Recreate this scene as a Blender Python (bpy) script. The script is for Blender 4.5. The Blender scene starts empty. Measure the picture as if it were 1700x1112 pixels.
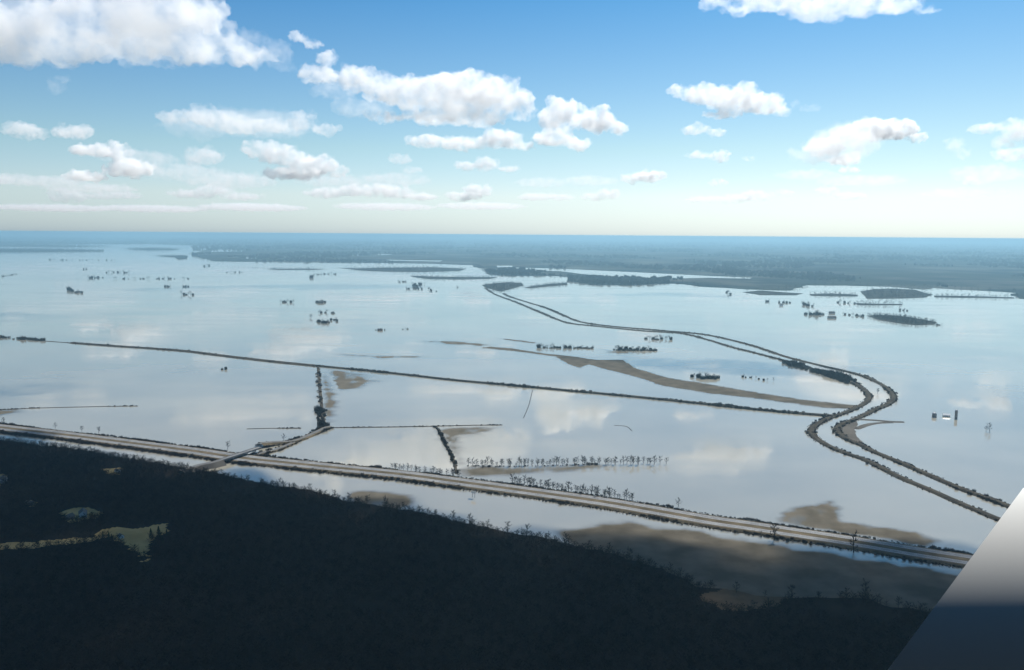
import bpy, bmesh, math, random
import numpy as np
from mathutils import Vector, Matrix, Quaternion

random.seed(11)
NP = np.random.RandomState(7)
S = bpy.context.scene
COL = S.collection

# ------------------------------------------------------------------ camera, sky, sun, exposure
CAM_H = 350.0
FPX = 1360.0                                  # focal length in photograph pixels (1700 wide)
PITCH = math.atan((556 - 389.5) / FPX)
ROLL_Z = 0.0076
F = Vector((0, math.cos(PITCH), -math.sin(PITCH)))
R = Vector((1, 0, ROLL_Z)); R = (R - F * R.dot(F)).normalized()
U = R.cross(F)
EYE = Vector((0, 0, CAM_H))
cam_data = bpy.data.cameras.new("camera")
cam_data.sensor_width = 36
cam_data.lens = 36 * FPX / 1700
cam_data.clip_start = 0.1
cam_data.clip_end = 400000
cam = bpy.data.objects.new("camera", cam_data)
COL.objects.link(cam)
m = Matrix.Identity(4)
for i in range(3):
    m[i][0], m[i][1], m[i][2], m[i][3] = R[i], U[i], -F[i], EYE[i]
cam.matrix_world = m
S.camera = cam

SUN_EL, SUN_AZ = math.radians(44), math.radians(28)      # azimuth clockwise from the view direction
world = bpy.data.worlds.new("World")
S.world = world
world.use_nodes = True
wn, wl = world.node_tree.nodes, world.node_tree.links
bg = wn["Background"]
sky = wn.new("ShaderNodeTexSky")
sky.sky_type = 'NISHITA'
sky.sun_disc = False
sky.sun_elevation = SUN_EL
sky.sun_rotation = SUN_AZ
sky.altitude = 300
sky.air_density = 1.0
sky.dust_density = 0.6
sky.ozone_density = 3.0
tc = wn.new("ShaderNodeTexCoord")
sx = wn.new("ShaderNodeSeparateXYZ")
wl.new(tc.outputs["Generated"], sx.inputs[0])
tint = wn.new("ShaderNodeValToRGB")                       # thin high air whitens the sky towards the horizon
tint.color_ramp.elements[0].position = 0.0
tint.color_ramp.elements[0].color = (0.64, 0.83, 1.16, 1)
tint.color_ramp.elements[1].position = 0.30
tint.color_ramp.elements[1].color = (0.20, 0.58, 0.78, 1)
e = tint.color_ramp.elements.new(0.10); e.color = (0.72, 0.83, 0.81, 1)
e = tint.color_ramp.elements.new(0.045); e.color = (0.83, 0.88, 0.97, 1)
wl.new(sx.outputs[2], tint.inputs[0])
tm = wn.new("ShaderNodeMix"); tm.data_type = 'RGBA'; tm.blend_type = 'MULTIPLY'
tm.inputs[0].default_value = 1.0
wl.new(sky.outputs[0], tm.inputs[6]); wl.new(tint.outputs[0], tm.inputs[7])
wl.new(tm.outputs[2], bg.inputs[0])
bg.inputs[1].default_value = 0.10

sun_data = bpy.data.lights.new("sun", 'SUN')
sun_data.energy = 4.8
sun_data.angle = math.radians(0.5)
sun_data.color = (1.0, 0.95, 0.87)
sun = bpy.data.objects.new("sun", sun_data)
COL.objects.link(sun)
SUND = Vector((math.sin(SUN_AZ) * math.cos(SUN_EL), math.cos(SUN_AZ) * math.cos(SUN_EL), math.sin(SUN_EL)))
sun.rotation_euler = SUND.to_track_quat('Z', 'Y').to_euler()
sun.location = SUND * 3000 + EYE

S.view_settings.view_transform = 'Standard'
S.view_settings.look = 'None'
S.view_settings.gamma = 1.0
S.view_settings.use_curve_mapping = False
S.view_settings.exposure = 0.30
S.cycles.use_denoising = True
S.cycles.volume_step_rate = 0.25
S.cycles.max_bounces = 40
S.cycles.volume_bounces = 40
S.cycles.diffuse_bounces = 2
S.cycles.glossy_bounces = 2
S.cycles.transparent_max_bounces = 12
S.cycles.caustics_reflective = False
S.cycles.caustics_refractive = False

# ------------------------------------------------------------------ helpers
def ray(px, py):
    return (F + R * ((px - 850) / FPX) - U * ((py - 556) / FPX)).normalized()

def G(px, py, z=0.0):
    """where the sight line through a place in the photograph meets the level z"""
    d = ray(px, py)
    t = (z - CAM_H) / d.z
    p = EYE + d * t
    return Vector((p.x, p.y, z))

def tag(o, label=None, cat=None, group=None, kind=None):
    if label: o["label"] = label
    if cat: o["category"] = cat
    if group: o["group"] = group
    if kind: o["kind"] = kind
    return o

def link(name, me, mats=(), parent=None, loc=None):
    o = bpy.data.objects.new(name, me)
    COL.objects.link(o)
    for mt in mats:
        me.materials.append(mt)
    if parent is not None: o.parent = parent
    if loc is not None: o.location = loc
    return o

def empty(name, loc, rz=0):
    o = bpy.data.objects.new(name, None)
    COL.objects.link(o)
    o.location = loc
    o.rotation_euler = (0, 0, rz)
    o.empty_display_size = 2
    return o

def mesh_from(verts, faces, name="mesh"):
    me = bpy.data.meshes.new(name)
    me.from_pydata([tuple(v) for v in verts], [], faces)
    me.update()
    return me

def catmull(P, per=10):
    out = []
    n = len(P)
    for i in range(n - 1):
        p0, p1, p2, p3 = P[max(i - 1, 0)], P[i], P[i + 1], P[min(i + 2, n - 1)]
        for k in range(per):
            t = k / per
            out.append(0.5 * ((2 * p1) + (p2 - p0) * t + (2 * p0 - 5 * p1 + 4 * p2 - p3) * t * t + (3 * p1 - p0 - 3 * p2 + p3) * t ** 3))
    out.append(P[-1])
    return out

def resample(P, step):
    """points about every step metres along a polyline, with the direction there"""
    out = []
    acc = 0.0
    nxt = 0.0
    for a, b in zip(P[:-1], P[1:]):
        L = (b - a).length
        if L < 1e-6: continue
        while nxt <= acc + L:
            t = (nxt - acc) / L
            out.append((a.lerp(b, t), (b - a) / L))
            nxt += step
        acc += L
    return out

def hashn(x, y, seed=0):
    v = np.sin(x * 127.1 + y * 311.7 + seed * 74.7) * 43758.5453
    return v - np.floor(v)

def vnoise(x, y, seed=0):
    x = np.asarray(x, float); y = np.asarray(y, float)
    xi, yi = np.floor(x), np.floor(y)
    u, v = x - xi, y - yi
    u, v = u * u * (3 - 2 * u), v * v * (3 - 2 * v)
    return (hashn(xi, yi, seed) * (1 - u) + hashn(xi + 1, yi, seed) * u) * (1 - v) + (hashn(xi, yi + 1, seed) * (1 - u) + hashn(xi + 1, yi + 1, seed) * u) * v

def fbm(x, y, seed=0, octv=4):
    s, a = 0, 0.5
    for k in range(octv):
        s = s + a * vnoise(x * 2 ** k, y * 2 ** k, seed + k)
        a *= 0.5
    return s

# ------------------------------------------------------------------ materials
def mat(name, color=(0.5, 0.5, 0.5), rough=0.9, spec=0.3):
    mt = bpy.data.materials.new(name)
    mt.use_nodes = True
    b = mt.node_tree.nodes["Principled BSDF"]
    b.inputs["Base Color"].default_value = (*color, 1)
    b.inputs["Roughness"].default_value = rough
    b.inputs["Specular IOR Level"].default_value = spec
    return mt

def noisy(name, c1, c2, scale, rough=0.9, spec=0.2, detail=6, lo=0.35, hi=0.65, c3=None, scale3=None, stretch=None, bump=0.0):
    """a colour that wanders between c1 and c2 (and c3 in patches) over the ground, in metres"""
    mt = mat(name, c1, rough, spec)
    nt = mt.node_tree
    N, L = nt.nodes, nt.links
    b = N["Principled BSDF"]
    geo = N.new("ShaderNodeNewGeometry")
    src = geo.outputs["Position"]
    if stretch:
        mp = N.new("ShaderNodeMapping")
        mp.inputs["Scale"].default_value = stretch
        L.new(src, mp.inputs[0]); src = mp.outputs[0]
    n1 = N.new("ShaderNodeTexNoise")
    n1.inputs["Scale"].default_value = scale
    n1.inputs["Detail"].default_value = detail
    n1.inputs["Roughness"].default_value = 0.6
    L.new(src, n1.inputs["Vector"])
    r = N.new("ShaderNodeValToRGB")
    r.color_ramp.elements[0].position, r.color_ramp.elements[1].position = lo, hi
    r.color_ramp.elements[0].color = (*c1, 1); r.color_ramp.elements[1].color = (*c2, 1)
    L.new(n1.outputs["Fac"], r.inputs[0])
    out = r.outputs[0]
    if c3:
        n2 = N.new("ShaderNodeTexNoise")
        n2.inputs["Scale"].default_value = scale3
        n2.inputs["Detail"].default_value = 5
        L.new(src, n2.inputs["Vector"])
        r2 = N.new("ShaderNodeValToRGB")
        r2.color_ramp.elements[0].position, r2.color_ramp.elements[1].position = 0.5, 0.58
        L.new(n2.outputs["Fac"], r2.inputs[0])
        mx = N.new("ShaderNodeMix"); mx.data_type = 'RGBA'
        L.new(r2.outputs[0], mx.inputs[0]); L.new(out, mx.inputs[6])
        mx.inputs[7].default_value = (*c3, 1)
        out = mx.outputs[2]
    L.new(out, b.inputs["Base Color"])
    if bump:
        bp = N.new("ShaderNodeBump")
        bp.inputs["Strength"].default_value = bump
        bp.inputs["Distance"].default_value = 1.0
        L.new(n1.outputs["Fac"], bp.inputs["Height"])
        L.new(bp.outputs[0], b.inputs["Normal"])
    return mt

M = {}
M['far'] = noisy('far_farmland', (0.014, 0.022, 0.024), (0.095, 0.095, 0.08), 0.0013, 1.0, 0.0, 7, 0.42, 0.62, (0.025, 0.03, 0.022), 0.0006)
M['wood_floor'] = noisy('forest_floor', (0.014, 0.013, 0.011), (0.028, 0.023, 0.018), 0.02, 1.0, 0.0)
M['meadow'] = noisy('dry_meadow', (0.27, 0.19, 0.075), (0.40, 0.29, 0.125), 0.03, 1.0, 0.0)
M['stubble'] = noisy('brown_stubble', (0.07, 0.05, 0.03), (0.11, 0.08, 0.05), 0.03, 1.0, 0.0)
M['farwood'] = noisy('distant_bare_wood', (0.028, 0.030, 0.027), (0.055, 0.052, 0.042), 0.01, 1.0, 0.0)
M['dead_grass'] = noisy('dead_grass', (0.085, 0.070, 0.045), (0.16, 0.13, 0.085), 0.05, 1.0, 0.0)
M['levee_grass'] = noisy('levee_grass', (0.048, 0.043, 0.036), (0.085, 0.075, 0.058), 0.03, 1.0, 0.0)
M['median'] = noisy('median_grass', (0.10, 0.088, 0.065), (0.16, 0.138, 0.10), 0.06, 1.0, 0.0)
M['concrete'] = noisy('concrete_paving', (0.135, 0.14, 0.142), (0.215, 0.216, 0.21), 0.04, 0.85, 0.3)
M['asphalt'] = noisy('old_asphalt', (0.10, 0.10, 0.10), (0.15, 0.147, 0.14), 0.1, 0.9, 0.3)
M['white'] = mat('white_road_paint', (0.7, 0.7, 0.68), 0.7)
M['mud'] = noisy('wet_mud', (0.095, 0.086, 0.074), (0.14, 0.127, 0.107), 0.02, 0.9, 0.0, 6, 0.3, 0.7)
M['silt'] = noisy('silty_shallows', (0.125, 0.118, 0.097), (0.19, 0.18, 0.15), 0.012, 0.25, 0.4, 6, 0.3, 0.7)
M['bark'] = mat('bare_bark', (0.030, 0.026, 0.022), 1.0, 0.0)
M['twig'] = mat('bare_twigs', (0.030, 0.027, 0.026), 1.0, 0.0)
for k_, a_, b_ in (('twig', (0.009, 0.009, 0.009), (0.036, 0.029, 0.024)),):
    nt_ = M[k_].node_tree
    oi_ = nt_.nodes.new("ShaderNodeObjectInfo"); mx_ = nt_.nodes.new("ShaderNodeMix"); mx_.data_type = 'RGBA'
    nt_.links.new(oi_.outputs["Random"], mx_.inputs[0]); mx_.inputs[6].default_value = (*a_, 1); mx_.inputs[7].default_value = (*b_, 1)
    nt_.links.new(mx_.outputs[2], nt_.nodes["Principled BSDF"].inputs["Base Color"])
M['brush'] = mat('dry_brush', (0.074, 0.065, 0.058), 1.0, 0.0)
M['cedar'] = mat('cedar_needles', (0.018, 0.030, 0.016), 1.0, 0.0)
M['wall'] = mat('painted_siding', (0.72, 0.71, 0.68), 0.7)
M['roof'] = mat('grey_shingles', (0.10, 0.085, 0.075), 0.9)
M['metal_roof'] = mat('pale_metal_roof', (0.62, 0.63, 0.65), 0.4, 0.5)
M['barn'] = mat('weathered_barn_boards', (0.10, 0.075, 0.06), 0.9)
M['steel'] = mat('galvanised_steel', (0.30, 0.31, 0.32), 0.5, 0.5)
M['pier'] = mat('bridge_concrete', (0.26, 0.25, 0.235), 0.9)

def water_mat():
    mt = mat('muddy_floodwater', (0.10, 0.105, 0.098), 0.13, 0.5)
    nt = mt.node_tree; N, L = nt.nodes, nt.links
    b = N["Principled BSDF"]
    b.inputs["IOR"].default_value = 1.85
    geo = N.new("ShaderNodeNewGeometry")
    def noise(scale, detail, src=None):
        n = N.new("ShaderNodeTexNoise"); n.inputs["Scale"].default_value = scale; n.inputs["Detail"].default_value = detail
        L.new(src or geo.outputs["Position"], n.inputs["Vector"]); return n.outputs["Fac"]
    def rng(x, a, b_, c, d):
        r = N.new("ShaderNodeMapRange"); L.new(x, r.inputs[0])
        for k, v in zip(("From Min", "From Max", "To Min", "To Max"), (a, b_, c, d)): r.inputs[k].default_value = v
        return r.outputs[0]
    def mixc(f, a, b_):
        m_ = N.new("ShaderNodeMix"); m_.data_type = 'RGBA'; L.new(f, m_.inputs[0])
        for k, v in ((6, a), (7, b_)):
            if isinstance(v, tuple): m_.inputs[k].default_value = (*v, 1)
            else: L.new(v, m_.inputs[k])
        return m_.outputs[2]
    mp = N.new("ShaderNodeMapping"); mp.inputs["Rotation"].default_value = (0, 0, .35); mp.inputs["Scale"].default_value = (.35, 1.6, 1)
    L.new(geo.outputs["Position"], mp.inputs[0])
    wind = noise(0.006, 6, mp.outputs[0])                  # wind lanes lying across the water
    murk = noise(0.0022, 6)
    at = N.new("ShaderNodeAttribute"); at.attribute_name = 'silt'
    silt = at.outputs["Fac"]
    col = mixc(rng(murk, .35, .68, 0, 1), (0.285, 0.270, 0.220), (0.39, 0.355, 0.275))
    mudc = mixc(rng(noise(0.03, 6), .35, .65, 0, 1), (0.080, 0.070, 0.052), (0.13, 0.113, 0.086))
    L.new(mixc(silt, col, mudc), b.inputs["Base Color"])
    r0 = rng(wind, .36, .66, .022, .13)
    ad = N.new("ShaderNodeMath"); ad.operation = 'MULTIPLY_ADD'; L.new(silt, ad.inputs[0]); ad.inputs[1].default_value = .06; L.new(r0, ad.inputs[2])
    L.new(ad.outputs[0], b.inputs["Roughness"])
    L.new(rng(silt, 0, .85, .5, .0), b.inputs["Specular IOR Level"])
    return mt
M['water'] = water_mat()

def vapour_mat(density, rsize):
    """cloud vapour whose density breaks up into wisps; rsize is the billow size in the cloud's own units"""
    mt = volume_mat('cloud_vapour', (1, 1, 1), density, 0.4)
    N, L = mt.node_tree.nodes, mt.node_tree.links
    v = next(n for n in N if n.type == 'PRINCIPLED_VOLUME')
    tc = N.new("ShaderNodeTexCoord")
    n = N.new("ShaderNodeTexNoise")
    n.inputs["Scale"].default_value = 0.9 / rsize
    n.inputs["Detail"].default_value = 5
    n.inputs["Roughness"].default_value = 0.62
    L.new(tc.outputs["Object"], n.inputs["Vector"])
    r = N.new("ShaderNodeMapRange")
    r.inputs["From Min"].default_value = 0.38; r.inputs["From Max"].default_value = 0.72
    r.inputs["To Min"].default_value = 0.0; r.inputs["To Max"].default_value = density * 2.2
    L.new(n.outputs["Fac"], r.inputs[0]); L.new(r.outputs[0], v.inputs["Density"])
    return mt

def volume_mat(name, color, density, aniso):
    mt = bpy.data.materials.new(name)
    mt.use_nodes = True
    N, L = mt.node_tree.nodes, mt.node_tree.links
    N.remove(N["Principled BSDF"])
    v = N.new("ShaderNodeVolumePrincipled")
    v.inputs["Color"].default_value = (*color, 1)
    v.inputs["Density"].default_value = density
    v.inputs["Anisotropy"].default_value = aniso
    L.new(v.outputs[0], N["Material Output"].inputs["Volume"])
    return mt

# ------------------------------------------------------------------ ground and water
def sheet(name, pxs, z, material, kind='structure', jitter=0.0, world_pts=None, step=None, seed=0, label=None, cat=None, thick=0.0):
    """a flat patch of ground or water traced on the plain, with a ragged shoreline"""
    P = world_pts or [G(x, y, z) for x, y in pxs]
    if jitter or step:
        Q = []
        n = len(P)
        for i in range(n):
            a, b = P[i], P[(i + 1) % n]
            L = (b - a).length
            k = max(1, int(L / (step or 20)))
            nrm = Vector((-(b - a).y, (b - a).x, 0)).normalized() if L > 0 else Vector((0, 0, 0))
            for j in range(k):
                p = a.lerp(b, j / k)
                w = (float(fbm(np.array(p.x / (jitter * 4 + 1)), np.array(p.y / (jitter * 4 + 1)), seed)) - 0.47) * 2.4 * jitter
                Q.append(p + nrm * w)
        P = Q
    bm = bmesh.new()
    vs = [bm.verts.new((p.x, p.y, z)) for p in P]
    f = bm.faces.new(vs)
    f.normal_update()
    if f.normal.z < 0: f.normal_flip()
    bmesh.ops.triangulate(bm, faces=bm.faces[:])
    if thick:
        r = bmesh.ops.extrude_face_region(bm, geom=bm.faces[:])
        bmesh.ops.translate(bm, verts=[v for v in r['geom'] if isinstance(v, bmesh.types.BMVert)], vec=(0, 0, -thick))
        bmesh.ops.recalc_face_normals(bm, faces=bm.faces[:])
    me = bpy.data.meshes.new(name)
    bm.to_mesh(me); bm.free()
    o = link(name, me, [material])
    tag(o, label, cat, None, kind)
    return o

# the ground as one sheet out to the horizon
RG = 125000.0
vs, fs = [(0, 0, -1.5)], []
rings = [300, 1000, 3000, 8000, 20000, 50000, RG]
for r_ in rings:
    for k in range(96):
        a = 2 * math.pi * k / 96
        vs.append((r_ * math.cos(a), r_ * math.sin(a), -1.5))
for k in range(96):
    fs.append((0, 1 + k, 1 + (k + 1) % 96))
for q in range(len(rings) - 1):
    for k in range(96):
        a, b = 1 + q * 96 + k, 1 + q * 96 + (k + 1) % 96
        fs.append((a, a + 96, b + 96, b))
tag(link('ground', mesh_from(vs, fs), [M['far']]), None, None, None, 'structure')

# main sheet of floodwater: far shoreline traced, then well past the frame on both sides and under the bluff
FAR_SHORE = [(-700, 402), (-100, 405), (100, 405.5), (240, 405), (330, 407.5), (350, 410), (340, 415), (318, 421), (320, 425), (340, 431), (356, 434), (480, 435.5), (600, 436), (720, 438), (786, 440), (800, 446), (818, 457), (860, 458), (925, 458), (944, 460), (949, 464), (944, 468.5),
             (985, 473), (1040, 474), (1117, 471), (1180, 477), (1238, 480), (1302, 482), (1331, 478), (1343, 474), (1402, 474), (1480, 476), (1534, 481), (1548, 478), (1585, 481), (1682, 486), (1690, 496), (1760, 500), (2300, 505)]
far_pts = [G(x, y) for x, y in FAR_SHORE]
far_pts += [Vector((9000, 300, 0)), Vector((3000, -1500, 0)), Vector((-3000, -1500, 0)), Vector((-15000, 300, 0))]
sheet('floodwater', None, 0.0, M['water'], jitter=75, world_pts=far_pts, step=45, seed=3)
# ponds and sloughs farther out
for i, q in enumerate([[(-40, 406.5), (60, 408), (130, 410), (60, 411.5), (-60, 410)],
                       [(355, 414), (403, 414), (403, 417), (350, 418)],
                       [(480, 439), (600, 439.3), (720, 439.5), (786, 441.5), (775, 444), (700, 443), (590, 442.5), (480, 441)],
                       [(824, 441), (852, 441), (850, 443), (826, 443.5)],
                       [(857, 444), (900, 445), (940, 446.5), (1026, 450.5), (1098, 454), (1180, 458), (1248, 460.5), (1246, 462.5), (1180, 461), (1110, 462), (1070, 461), (1026, 459), (970, 455), (930, 450), (880, 449), (862, 447)],
                       [(505, 416), (522, 418), (520, 420), (505, 418)],
                       [(398, 427.5), (470, 426), (480, 428), (412, 429.5)], [(560, 423), (640, 421.5), (655, 423), (570, 424.5)], [(640, 431), (735, 432.5), (730, 434), (650, 432.5)], [(243, 411), (330, 412), (338, 414.5), (250, 413.5)]]):
    sheet('water', q, 0.0 if i > 9 else -1.3, M['water'], jitter=10, step=60, seed=20 + i)

# ------------------------------------------------------------------ haze
hz = 352.5
me = bpy.data.meshes.new('haze')
bm = bmesh.new()
bmesh.ops.create_cube(bm, size=1)
bm.to_mesh(me); bm.free()
hb = link('haze', me, [volume_mat('pale_haze', (0.36, 0.62, 0.78), 0.000061, 0.35)])
hb.scale = (300000, 300000, hz + 3.5)
hb.location = (0, 0, (hz - 3.5) / 2 + 0.5)
tag(hb, None, None, None, 'stuff')

# ------------------------------------------------------------------ clouds
def cloud(px_puffs, base_h, label, density=0.03, depth=0.8, seed=0, vox=22, world=None):
    rnd = random.Random(seed)
    if world:
        cen = sum((w[0] for w in world), Vector()) / len(world)
        dist = (cen - EYE).length
    else:
        ybase = max(p[1] + p[3] for p in px_puffs)
        xm = sum(p[0] for p in px_puffs) / len(px_puffs)
        d = ray(xm, ybase)
        dist = (base_h - CAM_H) / d.z if d.z > 0.02 else 30000
        cen = EYE + ray(xm, sum(p[1] for p in px_puffs) / len(px_puffs)) * dist
    sc = 100.0
    k = dist / FPX
    bm = bmesh.new()
    fwd = Vector((cen.x, cen.y, 0)).normalized()
    rot = Matrix((Vector((fwd.y, -fwd.x, 0)), fwd, Vector((0, 0, 1)))).transposed().to_4x4()
    rmean = 0.0
    def puff(c, rx, rd, rz, sub):
        mm = Matrix.Translation(c / sc) @ rot @ Matrix.Diagonal((rx / sc, rd / sc, rz / sc, 1))
        bmesh.ops.create_icosphere(bm, subdivisions=sub, radius=1, matrix=mm)
    lumps = [(w[0] - cen, w[1], w[2], w[3]) for w in world] if world else [
        (EYE + ray(cx, cy) * (dist * rnd.uniform(0.985, 1.015)) - cen, rx * k, (rx * k * 0.5 + ry * k * 0.5) * depth, ry * k) for cx, cy, rx, ry in px_puffs]
    for c, X, D, Z in lumps:
        rmean += Z
        puff(c, X * 0.86, D, Z * 0.84, 3)
        for _ in range(10):
            a = rnd.uniform(0, 2 * math.pi)
            el = rnd.uniform(-0.35, 1.2)
            u = Vector((math.cos(a) * math.cos(el), math.sin(a) * math.cos(el), math.sin(el)))
            s = rnd.uniform(0.28, 0.5)
            pos = c + fwd * (u.y * D * 0.8) + Vector((fwd.y, -fwd.x, 0)) * (u.x * X * 0.8) + Vector((0, 0, u.z * Z * 0.75))
            r0 = s * (0.75 * Z + 0.25 * min(X, 2 * Z))
            puff(pos, r0 * rnd.uniform(0.9, 1.4), r0, r0 * rnd.uniform(0.7, 1.0), 2)
    rmean /= len(lumps)
    me = bpy.data.meshes.new('cloud')
    bm.to_mesh(me); bm.free()
    o = link('cumulus_cloud', me, [vapour_mat(density * 0.42, rmean / sc)], None, cen)
    o.scale = (sc, sc, sc)
    rs = o.modifiers.new('Remesh', 'REMESH')
    rs.mode = 'VOXEL'
    rs.voxel_size = max(1.0 * k, rmean / vox) / sc
    for amp, size, nm in ((0.9, 1.1, 'a'), (0.55, 0.42, 'b'), (0.26, 0.16, 'c')):
        t = bpy.data.textures.new('cloud_' + nm, 'CLOUDS')
        t.noise_scale = size * rmean / sc
        t.noise_depth = 3
        t.noise_basis = 'BLENDER_ORIGINAL'
        dm = o.modifiers.new('Billow', 'DISPLACE')
        dm.texture = t
        dm.strength = amp * rmean / sc
        dm.mid_level = 0.55
    r2 = o.modifiers.new('Close', 'REMESH')
    r2.mode = 'VOXEL'
    r2.voxel_size = rs.voxel_size
    tag(o, label, 'cloud', 'cumulus clouds over the flooded valley')
    return o

CLOUDS = [
 ([(-40,55,70,50),(60,40,75,50),(140,55,80,45),(230,25,90,60),(310,30,70,55),(250,75,90,35),(340,70,60,40),(395,85,45,25),(440,100,30,12),(0,88,60,20),(90,75,80,30)],
  'largest cloud, grey centred and bright rimmed, cut by the upper corner over the forest side', 0.015, 1),
 ([(495,62,20,8),(520,75,18,8),(540,95,22,14),(530,125,35,18),(590,130,40,25),(650,150,55,28),(700,160,55,32),(770,155,70,42),(830,165,50,35),(865,185,28,20),(720,195,60,16),(640,195,40,12),(780,195,70,16)],
  'long billowing white cloud with a ragged tail, in the middle of the sky', 0.019, 2),
 ([(930,195,42,28),(985,200,42,24),(1025,213,24,12),(920,230,40,18),(960,240,28,12)],
  'rounded white cloud just beside the end of the long billowing cloud', 0.022, 3),
 ([(710,235,38,14),(770,238,52,14),(830,230,38,19),(870,242,20,9)],
  'flat based white cloud tucked just beneath the long billowing cloud', 0.02, 4),
 ([(290,195,33,13),(350,195,48,18),(400,208,48,18),(450,210,42,14),(500,200,26,20),(540,216,28,12)],
  'wide flattish cloud below the gap between the two biggest clouds', 0.012, 5),
 ([(1190,5,35,12),(1230,12,40,16),(1290,-5,60,25),(1360,5,70,33),(1430,0,60,28),(1490,10,40,16),(1540,18,20,7)],
  'brilliant white cloud cut off by the top of the photo above the river bend', 0.02, 6),
 ([(1125,152,22,10),(1160,158,34,18),(1215,165,48,25),(1270,175,38,18),(1300,186,18,8),(1200,190,36,8)],
  'compact white cloud standing alone in clear blue below the one cut by the top', 0.025, 7),
 ([(1450,215,42,20),(1490,215,38,19),(1525,230,16,10),(1400,225,24,13),(1370,245,38,16),(1400,265,32,11),(1410,283,20,7)],
  'crescent topped white cloud with a dark grey underside', 0.02, 8),
 ([(1635,214,28,9),(1690,215,25,19),(1670,235,24,11),(1680,258,28,12)],
  'ragged cloud cut by the edge of the photo above the white wing', 0.014, 9),
]
for P, lab, dn, sd in CLOUDS:
    cloud(P, 1200, lab, dn, 0.8, sd)
# smaller and farther clouds
SMALL = [
 ([(335,260,33,12)], 'small soft cloud under the wide flattish cloud, touching nothing', 0.006, 11, 1200),
 ([(430,248,28,12),(470,258,33,14),(520,275,42,13),(490,287,52,10),(555,285,24,7)], 'sloping hazy bank of cloud trailing down below the wide flattish cloud', 0.007, 12, 1200),
 ([(150,250,33,8),(190,250,20,12),(215,280,36,13),(140,293,33,7)], 'broken cloud of three lumps in the lower left of the sky, the bottom lump largest', 0.009, 13, 1200),
 ([(38,217,27,10)], 'small oval cloud beside the photo edge, left one of two small level clouds', 0.008, 14, 1200),
 ([(112,221,24,9),(132,220,20,9)], 'small two humped cloud beside the small oval cloud near the photo edge', 0.007, 15, 1200),
 ([(1150,217,18,7),(1165,214,14,7),(1190,220,15,6)], 'small cloud lying just under the compact cloud that stands alone', 0.010, 16, 1200),
 ([(1160,258,20,6),(1195,260,18,8)], 'tiny low pair of cloud puffs joined together, two steps below the compact cloud', 0.008, 17, 1200),
 ([(1243,264,11,4)], 'tiniest cloud shred beside the joined pair of puffs', 0.006, 18, 1200),
 ([(1585,240,14,9),(1597,255,10,8)], 'thin curled wisp of cloud between the crescent cloud and the photo edge', 0.005, 19, 1200),
 ([(1612,302,14,6)], 'tiny bright cloud beneath the thin curled wisp', 0.007, 20, 1200),
 ([(1050,296,20,7),(1075,293,28,8)], 'lone low loaf shaped cloud between the two halves of the sky', 0.009, 21, 1200),
 ([(665,265,22,7),(685,282,20,5)], 'small cloud under the ragged left end of the long billowing cloud', 0.006, 22, 1200),
 ([(775,275,24,7),(805,274,22,10),(845,280,20,5)], 'low stepped cloud beneath the flat based cloud', 0.007, 23, 1200),
 ([(540,320,38,8),(590,316,34,9),(630,316,30,10),(660,319,28,10),(700,326,30,6)], 'long low pale cloud bank hugging the horizon below the sloping hazy bank', 0.005, 24, 1300),
 ([(770,325,34,7),(795,316,26,9)], 'low pale two tiered cloud at the end of the long horizon bank', 0.006, 25, 1300),
 ([(890,327,34,6),(930,328,24,5)], 'faint flat cloud near the horizon beneath the rounded white cloud', 0.005, 26, 1300),
 ([(985,327,22,6),(1012,322,20,8)], 'faint cloud near the horizon beneath the lone loaf shaped cloud', 0.005, 27, 1300),
 ([(1192,304,18,6)], 'tiny pale cloud above the wide faint horizon streak', 0.006, 28, 1300),
 ([(1170,331,34,5),(1215,330,32,6),(1255,325,28,8)], 'wide faint cloud streak near the horizon under the tiny pale cloud', 0.004, 29, 1300),
 ([(1305,320,14,5)], 'small faint puff at the end of the wide faint horizon streak', 0.005, 30, 1300),
 ([(1375,317,20,6),(1410,325,28,5)], 'low slanting cloud near the horizon below the crescent topped cloud', 0.005, 31, 1300),
 ([(105,325,22,9),(130,328,18,6)], 'faint pale puff near the horizon under the broken cloud of three lumps', 0.004, 32, 1300),
 ([(170,325,26,5),(205,324,30,5)], 'faint flat streak beside the pale puff near the horizon', 0.004, 33, 1300),
 ([(320,322,40,6),(355,316,30,8),(400,326,36,6)], 'faint broad cloud near the horizon below the small soft cloud', 0.004, 34, 1300),
 ([(5,297,14,7)], 'tiny cloud touching the photo edge below the small oval cloud', 0.006, 35, 1200),
 ([(1345,180,18,6),(1320,172,8,7)], 'thin shred of cloud drifting off the end of the compact cloud', 0.003, 36, 1200),
 ([(92,145,12,12),(105,132,12,6)], 'thin ragged wisp of cloud just under the largest cloud', 0.003, 37, 1200),
]
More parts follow.
